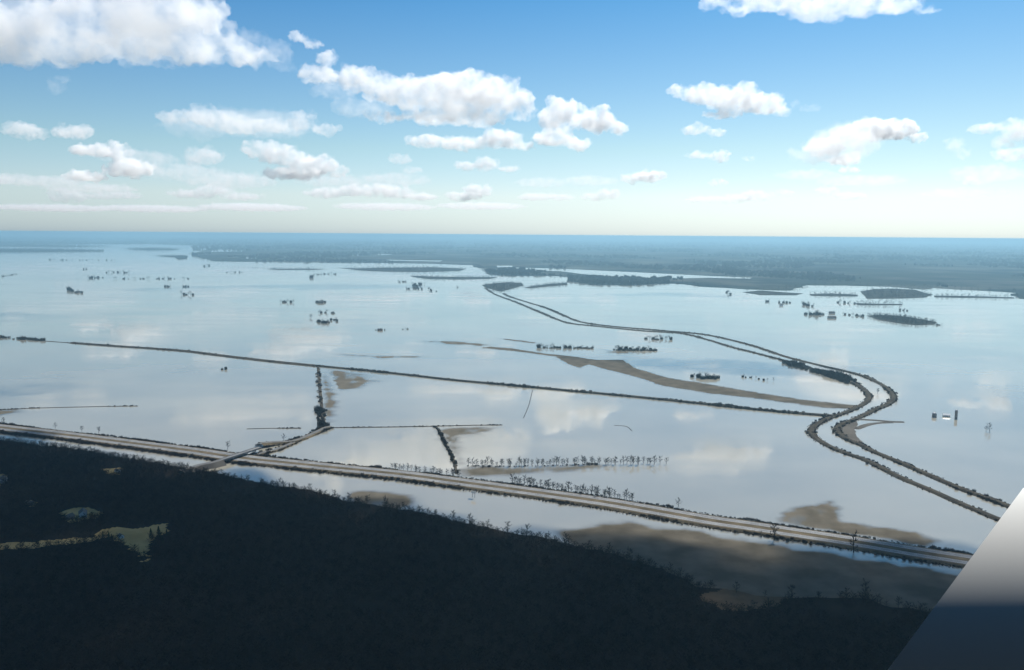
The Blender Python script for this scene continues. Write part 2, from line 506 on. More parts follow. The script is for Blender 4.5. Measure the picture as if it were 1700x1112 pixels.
SMALL += [
 ([(230,262,60,12),(300,285,70,12),(380,300,80,14)], 'thin milky veil of cloud between the broken cloud and the sloping bank', 0.0016, 41, 1250),
 ([(420,205,110,22),(330,210,60,18)], 'thin milky veil hanging under the wide flattish cloud', 0.0016, 42, 1250),
 ([(560,300,70,12),(660,298,60,12)], 'thin milky veil under the sloping hazy bank', 0.0016, 43, 1250),
 ([(60,300,70,9),(150,312,70,9)], 'faint veil low beside the photo edge under the three lumps', 0.0018, 44, 1300),
 ([(980,300,50,9),(900,303,50,9)], 'faint veil low under the rounded white cloud', 0.0016, 45, 1300),
 ([(1430,300,70,10),(1340,290,50,9)], 'faint veil low under the crescent topped cloud', 0.0016, 46, 1300),
 ([(1640,290,50,14),(1600,320,60,8)], 'faint veil low beside the photo edge over the far shore', 0.0016, 47, 1300),
 ([(90,345,90,6),(250,346,90,6),(420,344,90,7)], 'pale lowest streak of cloud along the horizon over the far flood', 0.002, 48, 1400),
 ([(640,343,90,7),(800,342,80,7)], 'pale lowest streak of cloud along the middle of the horizon', 0.002, 49, 1400),
 ([(455,88,30,20),(425,70,26,18),(470,110,20,10)], 'feathery fringe trailing off the largest cloud', 0.003, 50, 1200),
 ([(600,180,50,16),(560,150,40,14)], 'feathery fringe under the tail of the long billowing cloud', 0.003, 51, 1200),
 ([(1400,240,60,30),(1350,255,40,14)], 'misty skirt hanging below the crescent topped cloud', 0.003, 52, 1200),
]
for P, lab, dn, sd, bh in SMALL:
    cloud([(x, y, rx * 1.12, ry * (1.4 if dn > .0035 else 1.15)) for x, y, rx, ry in P], bh, lab, dn * (1.9 if dn > .0065 else 1.25), 0.9, sd)

# ------------------------------------------------------------------ bluff under the aircraft: shape of the land
EDGE = [(-260, 690), (-100, 706), (0, 722), (108, 733), (162, 742), (283, 762), (350, 774), (400, 785), (475, 797), (508, 802), (573, 820), (629, 828), (680, 835), (751, 851), (800, 861), (850, 871), (921, 884),
        (1016, 905), (1083, 927), (1137, 942), (1159, 957), (1191, 960), (1250, 972), (1304, 977), (1433, 976), (1479, 990), (1520, 998), (1600, 1012), (1760, 1035), (2100, 1080)]
SHORE = [G(x, y, 9) for x, y in EDGE]
SH = np.array([[p.x, p.y] for p in SHORE])
SHP = np.vstack([SH, [[2600, 380], [2600, -900], [-2600, -900], [-2600, 1700]]])

def inside_poly(X, Y, P):
    ins = np.zeros(X.shape, bool)
    n = len(P)
    for i in range(n):
        x1, y1 = P[i]; x2, y2 = P[(i + 1) % n]
        c = ((y1 > Y) != (y2 > Y)) & (X < (x2 - x1) * (Y - y1) / (y2 - y1 + 1e-12) + x1)
        ins ^= c
    return ins

def shore_dist(X, Y):
    d = np.full(X.shape, 1e9)
    for (x1, y1), (x2, y2) in zip(SH[:-1], SH[1:]):
        dx, dy = x2 - x1, y2 - y1
        t = np.clip(((X - x1) * dx + (Y - y1) * dy) / (dx * dx + dy * dy), 0, 1)
        d = np.minimum(d, np.hypot(X - x1 - t * dx, Y - y1 - t * dy))
    return np.where(inside_poly(X, Y, SHP), d, -d)

def terrain(X, Y):
    X = np.asarray(X, float); Y = np.asarray(Y, float)
    d = shore_dist(X, Y) + (fbm(X / 30, Y / 30, 5) - 0.47) * 16
    s = np.clip(d / 420, 0, 1); s = s * s * (3 - 2 * s)
    z = np.where(d < 0, np.maximum(d * 0.12, -1.4), 0.4 + 0.02 * np.minimum(d, 60) + 42 * s + 26 * s * (fbm(X / 210, Y / 210, 9) - 0.5))
    return z

GX, GY = np.arange(-1500, 1501, 10.0), np.arange(-500, 1701, 10.0)
TX, TY = np.meshgrid(GX, GY)
TZ = terrain(TX, TY)

def height(x, y):
    fx = min(max((x - GX[0]) / 10, 0), len(GX) - 1.001); fy = min(max((y - GY[0]) / 10, 0), len(GY) - 1.001)
    i, j = int(fx), int(fy); u, v = fx - i, fy - j
    return (TZ[j, i] * (1 - u) + TZ[j, i + 1] * u) * (1 - v) + (TZ[j + 1, i] * (1 - u) + TZ[j + 1, i + 1] * u) * v

def GT(px, py):
    """the same, on the bluff"""
    d = ray(px, py)
    t = 300.0
    while t < 3000:
        p = EYE + d * t
        if p.z <= height(p.x, p.y): return Vector((p.x, p.y, height(p.x, p.y)))
        t += 2.0
    return G(px, py)

CLEARINGS = [
 [(-20, 903), (60, 899), (150, 892), (165, 881), (190, 876), (225, 878), (280, 867), (288, 874), (272, 889), (256, 898), (252, 925), (242, 945), (226, 922), (202, 906), (186, 892), (150, 900), (90, 909), (-20, 917)],
 [(97, 853), (120, 843), (150, 841), (174, 851), (166, 862), (135, 865), (112, 872)],
 [(163, 779), (206, 774), (203, 787), (185, 791), (172, 787)],
 [(-12, 788), (8, 784), (11, 800), (2, 813), (-12, 816)],
 [(40, 831), (58, 833), (59, 842), (44, 841)],
 [(1152, 992), (1200, 978), (1290, 981), (1314, 995), (1280, 1010), (1200, 1016)],
]
CPOLY = [np.array([[p.x, p.y] for p in [GT(x, y) for x, y in q]]) for q in CLEARINGS]
def clear_mask(X, Y):
    w = np.zeros(np.shape(X))
    wx = X + (fbm(X / 14, Y / 14, 31) - 0.47) * 18
    wy = Y + (fbm(X / 14, Y / 14, 37) - 0.47) * 18
    for q in CPOLY:
        w = np.maximum(w, inside_poly(wx, wy, q).astype(float))
    return w

nx, ny = len(GX), len(GY)
vs = np.stack([TX.ravel(), TY.ravel(), TZ.ravel()], 1)
fs = [(j * nx + i, j * nx + i + 1, (j + 1) * nx + i + 1, (j + 1) * nx + i) for j in range(ny - 1) for i in range(nx - 1) if max(TZ[j, i], TZ[j + 1, i], TZ[j, i + 1], TZ[j + 1, i + 1]) > -1.3]
me = mesh_from(vs, fs, 'bluff')
me.polygons.foreach_set('use_smooth', [True] * len(me.polygons))
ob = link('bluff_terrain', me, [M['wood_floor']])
tag(ob, None, None, None, 'structure')
# dry meadows in the clearings, laid a little above the forest floor
for q in CPOLY:
    x0, y0 = q.min(0) - 12; x1, y1 = q.max(0) + 12
    ax, ay = np.arange(x0, x1, 3.0), np.arange(y0, y1, 3.0)
    AX, AY = np.meshgrid(ax, ay)
    W = clear_mask(AX, AY) > 0.5
    V, Fc, idx = [], [], {}
    def vid(i, j):
        if (i, j) not in idx:
            idx[(i, j)] = len(V)
            V.append((ax[i], ay[j], height(ax[i], ay[j]) + 0.35))
        return idx[(i, j)]
    for j in range(len(ay) - 1):
        for i in range(len(ax) - 1):
            if W[j, i] and W[j + 1, i + 1] and W[j, i + 1] and W[j + 1, i]:
                Fc.append((vid(i, j), vid(i + 1, j), vid(i + 1, j + 1), vid(i, j + 1)))
    if Fc:
        tag(link('field', mesh_from(V, Fc, 'field'), [M['stubble'] if q is CPOLY[-1] else M['meadow']]), None, None, None, 'structure')

# ------------------------------------------------------------------ trees
def tube(bm, pts, radii, n, mi=0):
    rings_ = []
    for i, p in enumerate(pts):
        d = (pts[min(i + 1, len(pts) - 1)] - pts[max(i - 1, 0)]).normalized()
        a = d.orthogonal().normalized(); b = d.cross(a)
        rings_.append([bm.verts.new(p + (a * math.cos(2 * math.pi * k / n) + b * math.sin(2 * math.pi * k / n)) * radii[i]) for k in range(n)])
    for q in range(len(rings_) - 1):
        for k in range(n):
            f = bm.faces.new((rings_[q][k], rings_[q][(k + 1) % n], rings_[q + 1][(k + 1) % n], rings_[q + 1][k]))
            f.material_index = mi
    f = bm.faces.new(rings_[-1]); f.material_index = mi

def blade(bm, p, d, w, mi=0, rnd=random):
    s = d.cross(Vector((rnd.uniform(-1, 1), rnd.uniform(-1, 1), rnd.uniform(-1, 1)))).normalized() * w
    f = bm.faces.new((bm.verts.new(p - s), bm.verts.new(p + s), bm.verts.new(p + d)))
    f.material_index = mi

def bare_tree(seed, H, spread, ntwig=7, trunks=1, split=True):
    """trunk with limbs, and a crown of bare twigs -> (trunk mesh, crown mesh)"""
    rnd = random.Random(seed)
    bt, bc = bmesh.new(), bmesh.new()
    if not split: bc = bt
    limbs = []
    for t_ in range(trunks):
        lean = Vector((rnd.uniform(-.08, .08), rnd.uniform(-.08, .08), 1)) if trunks == 1 else Vector((rnd.uniform(-.3, .3), rnd.uniform(-.3, .3), 1))
        r0 = H * 0.024
        pts = [Vector((0, 0, -1.0)), Vector((0, 0, 0)) + lean * H * .02, lean * H * .3 + Vector((rnd.uniform(-.3, .3), rnd.uniform(-.3, .3), 0)), lean * H * .6 + Vector((rnd.uniform(-.6, .6), rnd.uniform(-.6, .6), 0)), lean * H * .86]
        tube(bt, pts, [r0 * 1.3, r0 * 1.1, r0 * .8, r0 * .5, r0 * .2], 6)
        for k in range(9):
            h = H * (0.16 + 0.66 * (k + rnd.random()) / 9)
            base = lean * h
            a = rnd.uniform(0, 6.283) if k else 0
            a = k * 2.4 + rnd.uniform(-.5, .5)
            L_ = spread * (1.15 - 0.62 * (h / H)) * rnd.uniform(.7, 1.2)
            up = rnd.uniform(.35, .95)
            tip = base + Vector((math.cos(a) * L_, math.sin(a) * L_, L_ * up))
            mid = base.lerp(tip, .5) + Vector((0, 0, -L_ * .08))
            tube(bt, [base, mid, tip], [r0 * .42, r0 * .28, r0 * .1], 4)
            limbs.append((base, mid, tip))
        limbs.append((pts[2], pts[3], pts[4]))
    for base, mid, tip in limbs:
        for _ in range(ntwig):
            t = rnd.uniform(.25, 1)
            p = base.lerp(mid, t * 2) if t < .5 else mid.lerp(tip, t * 2 - 1)
            d = ((tip - base).normalized() * .6 + Vector((rnd.uniform(-1, 1), rnd.uniform(-1, 1), rnd.uniform(-.1, 1.1)))).normalized() * rnd.uniform(.09, .19) * H
            blade(bc, p, d, H * .012, 1 if not split else 0, rnd)
            for _ in range(2):
                q = p + d * rnd.uniform(.2, .8)
                blade(bc, q, (d.normalized() + Vector((rnd.uniform(-1, 1), rnd.uniform(-1, 1), rnd.uniform(-.3, 1)))).normalized() * rnd.uniform(.05, .11) * H, H * .010, 1 if not split else 0, rnd)
    mt = bpy.data.meshes.new('trunk'); bt.to_mesh(mt); bt.free()
    mt.materials.append(M['bark'])
    if not split:
        mt.materials.append(M['twig'])
        return mt
    mc = bpy.data.meshes.new('crown'); bc.to_mesh(mc); bc.free()
    mc.materials.append(M['twig'])
    return mt, mc

def cedar_tree(seed, H, Wd):
    rnd = random.Random(seed)
    bt, bc = bmesh.new(), bmesh.new()
    tube(bt, [Vector((0, 0, -1)), Vector((0, 0, H * .5)), Vector((0, 0, H * .95))], [H * .025, H * .018, H * .004], 6)
    for _ in range(420):
        t = rnd.random() ** .8
        h = H * (.06 + .92 * t)
        rr = Wd * (1 - t) ** .75 * rnd.uniform(.45, 1.05)
        a = rnd.uniform(0, 6.283)
        p = Vector((math.cos(a) * rr * .6, math.sin(a) * rr * .6, h))
        d = Vector((math.cos(a) * rr * .6 + rnd.uniform(-.3, .3), math.sin(a) * rr * .6 + rnd.uniform(-.3, .3), H * rnd.uniform(.0, .1)))
        blade(bc, p, d, H * .022, 0, rnd)
    mt = bpy.data.meshes.new('trunk'); bt.to_mesh(mt); bt.free(); mt.materials.append(M['bark'])
    mc = bpy.data.meshes.new('crown'); bc.to_mesh(mc); bc.free(); mc.materials.append(M['cedar'])
    return mt, mc

def shrub_mesh(seed, H, Wd, n=90, m_='brush'):
    rnd = random.Random(seed)
    bm = bmesh.new()
    for _ in range(n):
        a = rnd.uniform(0, 6.283); r = Wd * math.sqrt(rnd.random())
        p = Vector((math.cos(a) * r * .8, math.sin(a) * r * .8, rnd.uniform(-.3, .35 * H)))
        d = Vector((math.cos(a) * .5 * rnd.random(), math.sin(a) * .5 * rnd.random(), 1)) * H * rnd.uniform(.35, .75) * (1.15 - .5 * r / Wd)
        blade(bm, p, d, H * .06, 0, rnd)
    me = bpy.data.meshes.new('shrub'); bm.to_mesh(me); bm.free(); me.materials.append(M[m_])
    return me

TREES = [bare_tree(100 + i, h, sp, 9) for i, (h, sp) in enumerate([(15, 4.6), (17, 5.2), (13, 4.8), (15, 3.9), (12, 4.2), (16, 5.0)])]
TALL = [bare_tree(130 + i, h, sp, 8) for i, (h, sp) in enumerate([(15, 3.2), (17, 3.6), (13, 3.2)])]
CEDARS = [cedar_tree(150 + i, h, w) for i, (h, w) in enumerate([(11, 2.6), (9, 2.4), (13, 3.0)])]
MASS = [bare_tree(160 + i, h, sp, 10, 1, False) for i, (h, sp) in enumerate([(12, 5.2), (13.5, 5.8), (11, 5.4), (13, 5.0)])]
SHRUBS = [shrub_mesh(180 + i, h, w) for i, (h, w) in enumerate([(3.0, 2.6), (2.2, 2.4), (4.2, 2.8)])]

GROVE = [shrub_mesh(190 + i, h, w, 150, 'twig') for i, (h, w) in enumerate([(9, 5.0), (11, 4.4), (7, 5.5)])]
RT = random.Random(77)
def plant(kind, variants, loc, scale, label, cat, group):
    """one tree: an Empty at its foot, with trunk and crown under it"""
    mt, mc = RT.choice(variants)
    e = empty(kind, loc, RT.uniform(0, 6.283))
    e.scale = (scale * RT.uniform(.9, 1.1), scale * RT.uniform(.9, 1.1), scale)
    tag(e, label, cat, group)
    link('trunk', mt, (), e); link('crown', mc, (), e)
    return e

def far_tree(kind, loc, scale, label, cat, group):
    o = link(kind, RT.choice(MASS + GROVE), (), None, loc)
    o.rotation_euler.z = RT.uniform(0, 6.283)
    o.scale = (scale * RT.uniform(1.0, 1.3), scale * RT.uniform(1.0, 1.3), scale)
    tag(o, label, cat, group)
    return o

# scatter for what nobody could count: one object, copies of a few shapes on points
HID = {}
def collection_of(name, meshes):
    if name in HID: return HID[name]
    c = bpy.data.collections.new(name)
    for k, me in enumerate(meshes):
        o = bpy.data.objects.new(name, me)
        c.objects.link(o)
    HID[name] = c
    return c

def scatter(name, pts, scl, src, kind='stuff', label=None, cat=None):
    me = bpy.data.meshes.new(name)
    me.from_pydata([tuple(p) for p in pts], [], [])
    at = me.attributes.new('scl', 'FLOAT', 'POINT'); at.data.foreach_set('value', np.asarray(scl, np.float32))
    at = me.attributes.new('rot', 'FLOAT', 'POINT'); at.data.foreach_set('value', NP.uniform(0, 6.283, len(pts)).astype(np.float32))
    o = link(name, me)
    ng = bpy.data.node_groups.new(name, 'GeometryNodeTree')
    ng.interface.new_socket('Geometry', in_out='INPUT', socket_type='NodeSocketGeometry')
    ng.interface.new_socket('Geometry', in_out='OUTPUT', socket_type='NodeSocketGeometry')
    N, L = ng.nodes, ng.links
    gi, go = N.new('NodeGroupInput'), N.new('NodeGroupOutput')
    ip = N.new('GeometryNodeInstanceOnPoints')
    ci = N.new('GeometryNodeCollectionInfo')
    ci.inputs['Collection'].default_value = src
    ci.inputs['Separate Children'].default_value = True
    ci.inputs['Reset Children'].default_value = True
    ip.inputs['Pick Instance'].default_value = True
    sa = N.new('GeometryNodeInputNamedAttribute'); sa.data_type = 'FLOAT'; sa.inputs['Name'].default_value = 'scl'
    ra = N.new('GeometryNodeInputNamedAttribute'); ra.data_type = 'FLOAT'; ra.inputs['Name'].default_value = 'rot'
    cx = N.new('ShaderNodeCombineXYZ')
    L.new(ra.outputs[0], cx.inputs[2])
    L.new(gi.outputs[0], ip.inputs['Points']); L.new(ci.outputs[0], ip.inputs['Instance'])
    L.new(cx.outputs[0], ip.inputs['Rotation']); L.new(sa.outputs[0], ip.inputs['Scale'])
    L.new(ip.outputs[0], go.inputs[0])
    md = o.modifiers.new('Scatter', 'NODES'); md.node_group = ng
    tag(o, label, cat, None, kind)
    return o

TREE_SRC = collection_of('wood_tree', MASS)
SHRUB_SRC = collection_of('brush_shrub', SHRUBS)

# the wooded bluff: one dark winter wood
pts, scl = [], []
sp = 5.6
ax, ay = np.arange(-1450, 1300, sp), np.arange(330, 1650, sp)
AX, AY = np.meshgrid(ax, ay)
AX = AX + NP.uniform(-2.5, 2.5, AX.shape); AY = AY + NP.uniform(-2.5, 2.5, AY.shape)
D = shore_dist(AX, AY); C = clear_mask(AX, AY)
dens = fbm(AX / 60, AY / 60, 51)
ok = (D > 5) & (C < .5) & (dens > .24)
for x, y in zip(AX[ok], AY[ok]):
    dz = height(x, y)
    v = Vector((x, y, dz)) - EYE
    fwd = v.dot(F)
    px, py = 850 + FPX * v.dot(R) / fwd, 556 - FPX * v.dot(U) / fwd
    if -60 < px < 1760 and py < 1165 and dz > -.2:
        pts.append((x, y, dz - .2)); scl.append(NP.uniform(.5, .85))
print('wood trees', len(pts))
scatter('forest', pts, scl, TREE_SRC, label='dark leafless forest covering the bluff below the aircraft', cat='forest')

# single trees of its front rank, standing against the pale water
front = resample([Vector((p.x, p.y, 0)) for p in SHORE], 26)
n_edge = 0
for p, d in front:
    q = p + Vector((d.y, -d.x, 0)) * RT.uniform(0, 6)
    v = q - EYE; fw = v.dot(F); px = 850 + FPX * v.dot(R) / fw
    if 385 < px < 1500 and n_edge < 76:
        if shore_dist(np.array([q.x]), np.array([q.y]))[0] < -4: continue
        plant('bare_tree', TREES, (q.x, q.y, max(height(q.x, q.y), -.3)), RT.uniform(.55, .95), 'bare tree in the front rank of the dark forest beside the floodwater', 'tree', 'front rank of the dark forest'); n_edge += 1
p = GT(1436, 988)
plant('bare_tree', TALL, (p.x, p.y, p.z), .95, 'tallest thin tree poking above the forest edge against the brown field, near the white wing', 'tree', None)
# dark cedars around the big clearing
for k, (px, py, sc) in enumerate([(251, 898, 1.0), (264, 899, 1.25), (277, 891, .9), (258, 905, .9), (171, 894, .8), (186, 900, .9), (181, 897, .7), (270, 905, 1.0)]):
    p = GT(px, py)
    plant('cedar_tree', CEDARS, p, sc, 'dark conical cedar at the edge of the tan clearing in the forest', 'tree', 'cedars around the tan clearing')

# ------------------------------------------------------------------ banks, levees and roads
def ribbon(name, P, profile, material, kind='structure', smooth_it=True, zfun=None, wob=0.0, seed=0, label=None, cat=None, parent=None):
    """sweep a cross-section (offset, height) along a line on the plain; ends taper into the water"""
    if smooth_it: P = catmull(P, 8)
    n = len(P)
    V, Fc = [], []
    k = len(profile)
    L_ = 0.0
    for i, p in enumerate(P):
        d = (P[min(i + 1, n - 1)] - P[max(i - 1, 0)]); d.z = 0; d.normalize()
        s = Vector((d.y, -d.x, 0))
        zo = zfun(i / (n - 1)) if zfun else 0
        for j, (o, h) in enumerate(profile):
            w = 0.0
            if wob and (j == 0 or j == k - 1):
                w = (float(fbm(np.array(p.x / 25 + j * 13), np.array(p.y / 25), seed)) - .47) * 2 * wob
            q = p + s * (o + w * (1 if o > 0 else -1))
            V.append((q.x, q.y, h + zo))
    for i in range(n - 1):
        for j in range(k - 1):
            a = i * k + j
            Fc.append((a, a + 1, a + k + 1, a + k))
    me = mesh_from(V, Fc, name)
    o = link(name, me, [material], parent)
    bm = bmesh.new(); bm.from_mesh(me); bmesh.ops.recalc_face_normals(bm, faces=bm.faces[:])
    if sum(f.normal.z for f in bm.faces) < 0: bmesh.ops.reverse_faces(bm, faces=bm.faces[:])
    bm.to_mesh(me); bm.free()
    if parent is None: tag(o, label, cat, None, kind)
    return o

def line(pxs, z=0.0): return [G(x, y, z) for x, y in pxs]

def brush_line(name, P, offs, step, smin, smax, z=0.0, dens=1.0, spread=2.0, thresh=0.0, seed=0, src=None):
    pts, scl = [], []
    for p, d in resample(catmull(P, 8), step):
        s = Vector((d.y, -d.x, 0))
        nz = float(vnoise(np.array(p.x / 40 + seed), np.array(p.y / 40), seed))
        if nz < thresh: continue
        for o in offs:
            if RT.random() > dens: continue
            q = p + s * (o + RT.uniform(-spread, spread)) + d * RT.uniform(-step, step) * .5
            pts.append((q.x, q.y, z)); scl.append(RT.uniform(smin, smax) * (.4 + 1.2 * nz))
    if pts:
        return scatter(name, pts, scl, src or SHRUB_SRC)

# interstate highway on its embankment
HWY = line([(-420, 668), (-200, 686), (-60, 703.5), (0, 711), (108, 723.5), (216, 737), (324, 751), (400, 762), (548, 777.5), (670, 790), (761, 802), (850, 814), (989, 833.5), (1070, 847), (1178, 866), (1250, 876.5), (1412, 901), (1520, 919), (1610, 933), (1720, 951), (1900, 981)])
ribbon('highway_embankment', HWY, [(-25, -1.0), (-18.5, 2.2), (-17.5, 2.3), (17.5, 2.3), (18.5, 2.2), (25, -1.0)], M['dead_grass'], wob=2.5, seed=1)
for s_ in (-1, 1):
    ribbon('highway', HWY, sorted([(s_ * 5.2, 2.38), (s_ * 15.4, 2.38)]), M['concrete'])
    for o_ in (6.4, 13.0):
        ribbon('road_marking', HWY, sorted([(s_ * o_, 2.40), (s_ * (o_ + .22), 2.40)]), M['white'])
    V, Fc = [], []
    for p, d in resample(catmull(HWY, 8), 12.2):
        sd = Vector((d.y, -d.x, 0)) * s_
        q = [p + sd * 9.7, p + sd * 9.9, p + sd * 9.9 + d * 3, p + sd * 9.7 + d * 3]
        b_ = len(V); V += [(v.x, v.y, 2.4) for v in q]; Fc.append((b_, b_ + 1, b_ + 2, b_ + 3) if s_ > 0 else (b_ + 3, b_ + 2, b_ + 1, b_))
    me = mesh_from(V, Fc, 'road_marking')
    tag(link('road_marking', me, [M['white']]), None, None, None, 'structure')
ribbon('median', HWY, [(-5.0, 2.36), (-2, 1.9), (2, 1.9), (5.0, 2.36)], M['median'])
brush_line('brush', HWY, (-19, -22, -25), 2.8, .35, 1.0, .6, .95, 2.0, .08, 2)
brush_line('brush', HWY, (18, 21, 24, 27), 2.8, .35, 1.05, .5, .95, 2.4, .06, 5)

# long rail embankment across the flood
RAIL = line([(120, 569), (135, 570.5), (189, 574.5), (297, 582), (364, 590), (450, 600), (519, 607), (527, 608)])
ribbon('embankment', RAIL, [(-15, -1), (-5, 3), (5, 3), (15, -1)], M['levee_grass'], wob=5, seed=7)
brush_line('brush', RAIL, (-7, 0, 7), 6, .6, 1.2, .8, .5, 4, .25, 11)
RAIL2 = line([(531, 608.3), (538, 608.8), (648, 619.5), (751, 631), (850, 640), (935, 648), (1043, 658), (1137, 667.5), (1250, 679.5), (1330, 687), (1384, 691)])
ribbon('embankment', RAIL2, [(-9, -1), (-3.5, 3), (3.5, 3), (9, -1)], M['levee_grass'], wob=2, seed=8)
brush_line('brush', RAIL2, (-6, -2, 2, 6), 4.5, .6, 1.3, 1.0, .7, 2.0, .18, 13)
brush_line('brush', line([(0, 560), (22, 562), (50, 564), (83, 566.5)]), (-6, 0, 6), 7, 1.2, 3.0, 0, .6, 7, .45, 17)

ribbon('embankment', line([(60, 565), (84, 566.8), (104, 568.2), (122, 569.6)]), [(-6, -.8), (-2, .9), (2, .9), (6, -.8)], M['levee_grass'], wob=2, seed=9)
ribbon('embankment', line([(540, 711), (536.5, 695), (533.5, 670), (531, 645), (529, 622), (528, 609)]), [(-5, -.6), (-2, .7), (2, .7), (5, -.6)], M['levee_grass'], wob=2, seed=10)
# river banks: two wooded levees that follow the channel through its bends
OUT = line([(836, 487), (847, 492.5), (880, 503), (908, 511.5), (951, 530), (973, 536), (1010, 541), (1070, 546.5), (1159, 554), (1205, 562.5), (1250, 574), (1304, 592), (1359, 606), (1422, 621), (1453, 633), (1473, 645), (1484, 660), (1472, 672), (1453, 680), (1433, 690), (1417, 697),
            (1398, 704), (1390, 713), (1396, 723), (1412, 732), (1429, 739), (1453, 751), (1493, 767.5), (1547, 791), (1601, 814), (1649, 831), (1720, 859), (1800, 890)])
INN = line([(806, 478), (822, 488.5), (854, 500.5), (894, 517), (921, 528.5), (946, 536.5), (985, 541), (1070, 549.5), (1132, 553.5), (1178, 565), (1218, 577), (1250, 585), (1300, 598), (1336, 609), (1381, 620), (1408, 631), (1426, 641), (1441, 654), (1441, 665), (1426, 675), (1401, 686),
            (1372, 696), (1353, 707), (1347, 716), (1354, 727), (1377, 741), (1408, 754), (1439, 765), (1493, 792), (1547, 815), (1601, 839), (1649, 859), (1720, 888), (1800, 920)])
for P, sd in ((OUT, 21), (INN, 23)):
    ribbon('levee', P, [(-9, -1), (-3.4, 2.2), (3.4, 2.2), (9, -1)], M['levee_grass'], wob=3, seed=sd)
    brush_line('brush', P, (-7, -4, 5, 8), 4.0, .3, 1.0, .4, .62, 2.6, .1, sd)
# thicker woods on the inside of the bend
brush_line('brush', line([(1310, 602), (1345, 614), (1385, 624), (1415, 637)]), (-16, -8, 0, 8, 16), 6, 1.6, 3.2, 0, .8, 7, .1, 31)
# point bar and the dikes that run out from it
sheet('mudflat', [(1389, 716), (1392, 706), (1402, 699), (1420, 695), (1424, 703), (1419, 712), (1421, 722), (1432, 734), (1422, 738), (1405, 728)], .5, M['mud'], jitter=3, step=6, seed=2)
ribbon('dike', line([(1420, 696), (1450, 697.5), (1480, 700), (1500, 700.6)]), [(-7, -.6), (-2, 1.2), (2, 1.2), (7, -.6)], M['mud'], wob=2, seed=4)
ribbon('dike', line([(1422, 712), (1436, 706), (1455, 702.5), (1480, 701)]), [(-9, -.6), (-3, .9), (3, .9), (9, -.6)], M['mud'], wob=3, seed=5)

# mud and silt showing through the flood
FLATS = [
 ('mudflat', 'mud', [(800, 574), (850, 578), (908, 587), (950, 591), (989, 597), (1015, 597), (1035, 597), (1056, 611), (1110, 627), (1180, 638), (1250, 650), (1331, 663), (1425, 673), (1425, 679), (1371, 677.5), (1250, 661), (1180, 653.5), (1097, 640), (1056, 626), (997, 611), (978, 605), (962, 611), (943, 605), (921, 592), (854, 583), (800, 578)]),
 ('mudflat', 'mud', [(824, 561), (860, 564), (890, 568), (888, 570), (850, 566)]),
 ('mudflat', 'silt', [(700, 566), (760, 566), (820, 572), (800, 575), (740, 571)]),
 ('mudflat', 'silt', [(565, 588), (620, 590), (705, 592), (690, 594), (640, 595), (590, 591)]),
 ('mudflat', 'silt', [(1000, 580), (1050, 584), (1054, 588), (1010, 586)]),
 ('shallows', 'silt', [(548, 613), (590, 618), (625, 632), (600, 645), (560, 648), (548, 640)]),
 ('shallows', 'silt', [(538, 618), (548, 640), (560, 655), (552, 690), (544, 706), (538, 690), (536, 650)]),
 ('shallows', 'silt', [(726, 712), (770, 709), (832, 709), (818, 716), (770, 724), (758, 738), (764, 755), (772, 770), (762, 776), (752, 752), (736, 730)]),
 ('shallows', 'silt', [(760, 780), (800, 774), (900, 776), (1010, 772), (960, 780), (880, 786), (820, 792), (772, 792)]),
 ('shallows', 'mud', [(1292, 868), (1296, 850), (1340, 840), (1382, 829), (1394, 846), (1398, 866), (1450, 872), (1520, 884), (1560, 898), (1540, 908), (1440, 892), (1340, 876)]),
 ('mudflat', 'mud', [(930, 884), (985, 872), (1040, 868), (1110, 876), (1170, 885), (1250, 897), (1400, 920), (1590, 950), (1800, 990), (2100, 1060), (2100, 1150), (1760, 1100), (1520, 1060), (1430, 1050), (1250, 1040), (1190, 1020), (1130, 985), (1070, 960), (1000, 930), (950, 905)]),
 ('mudflat', 'mud', [(575, 817), (620, 815), (676, 822), (690, 840), (640, 850), (575, 838)]),
 ('mudflat', 'silt', [(-80, 681), (30, 680), (40, 684), (0, 690), (-80, 690)]),
]
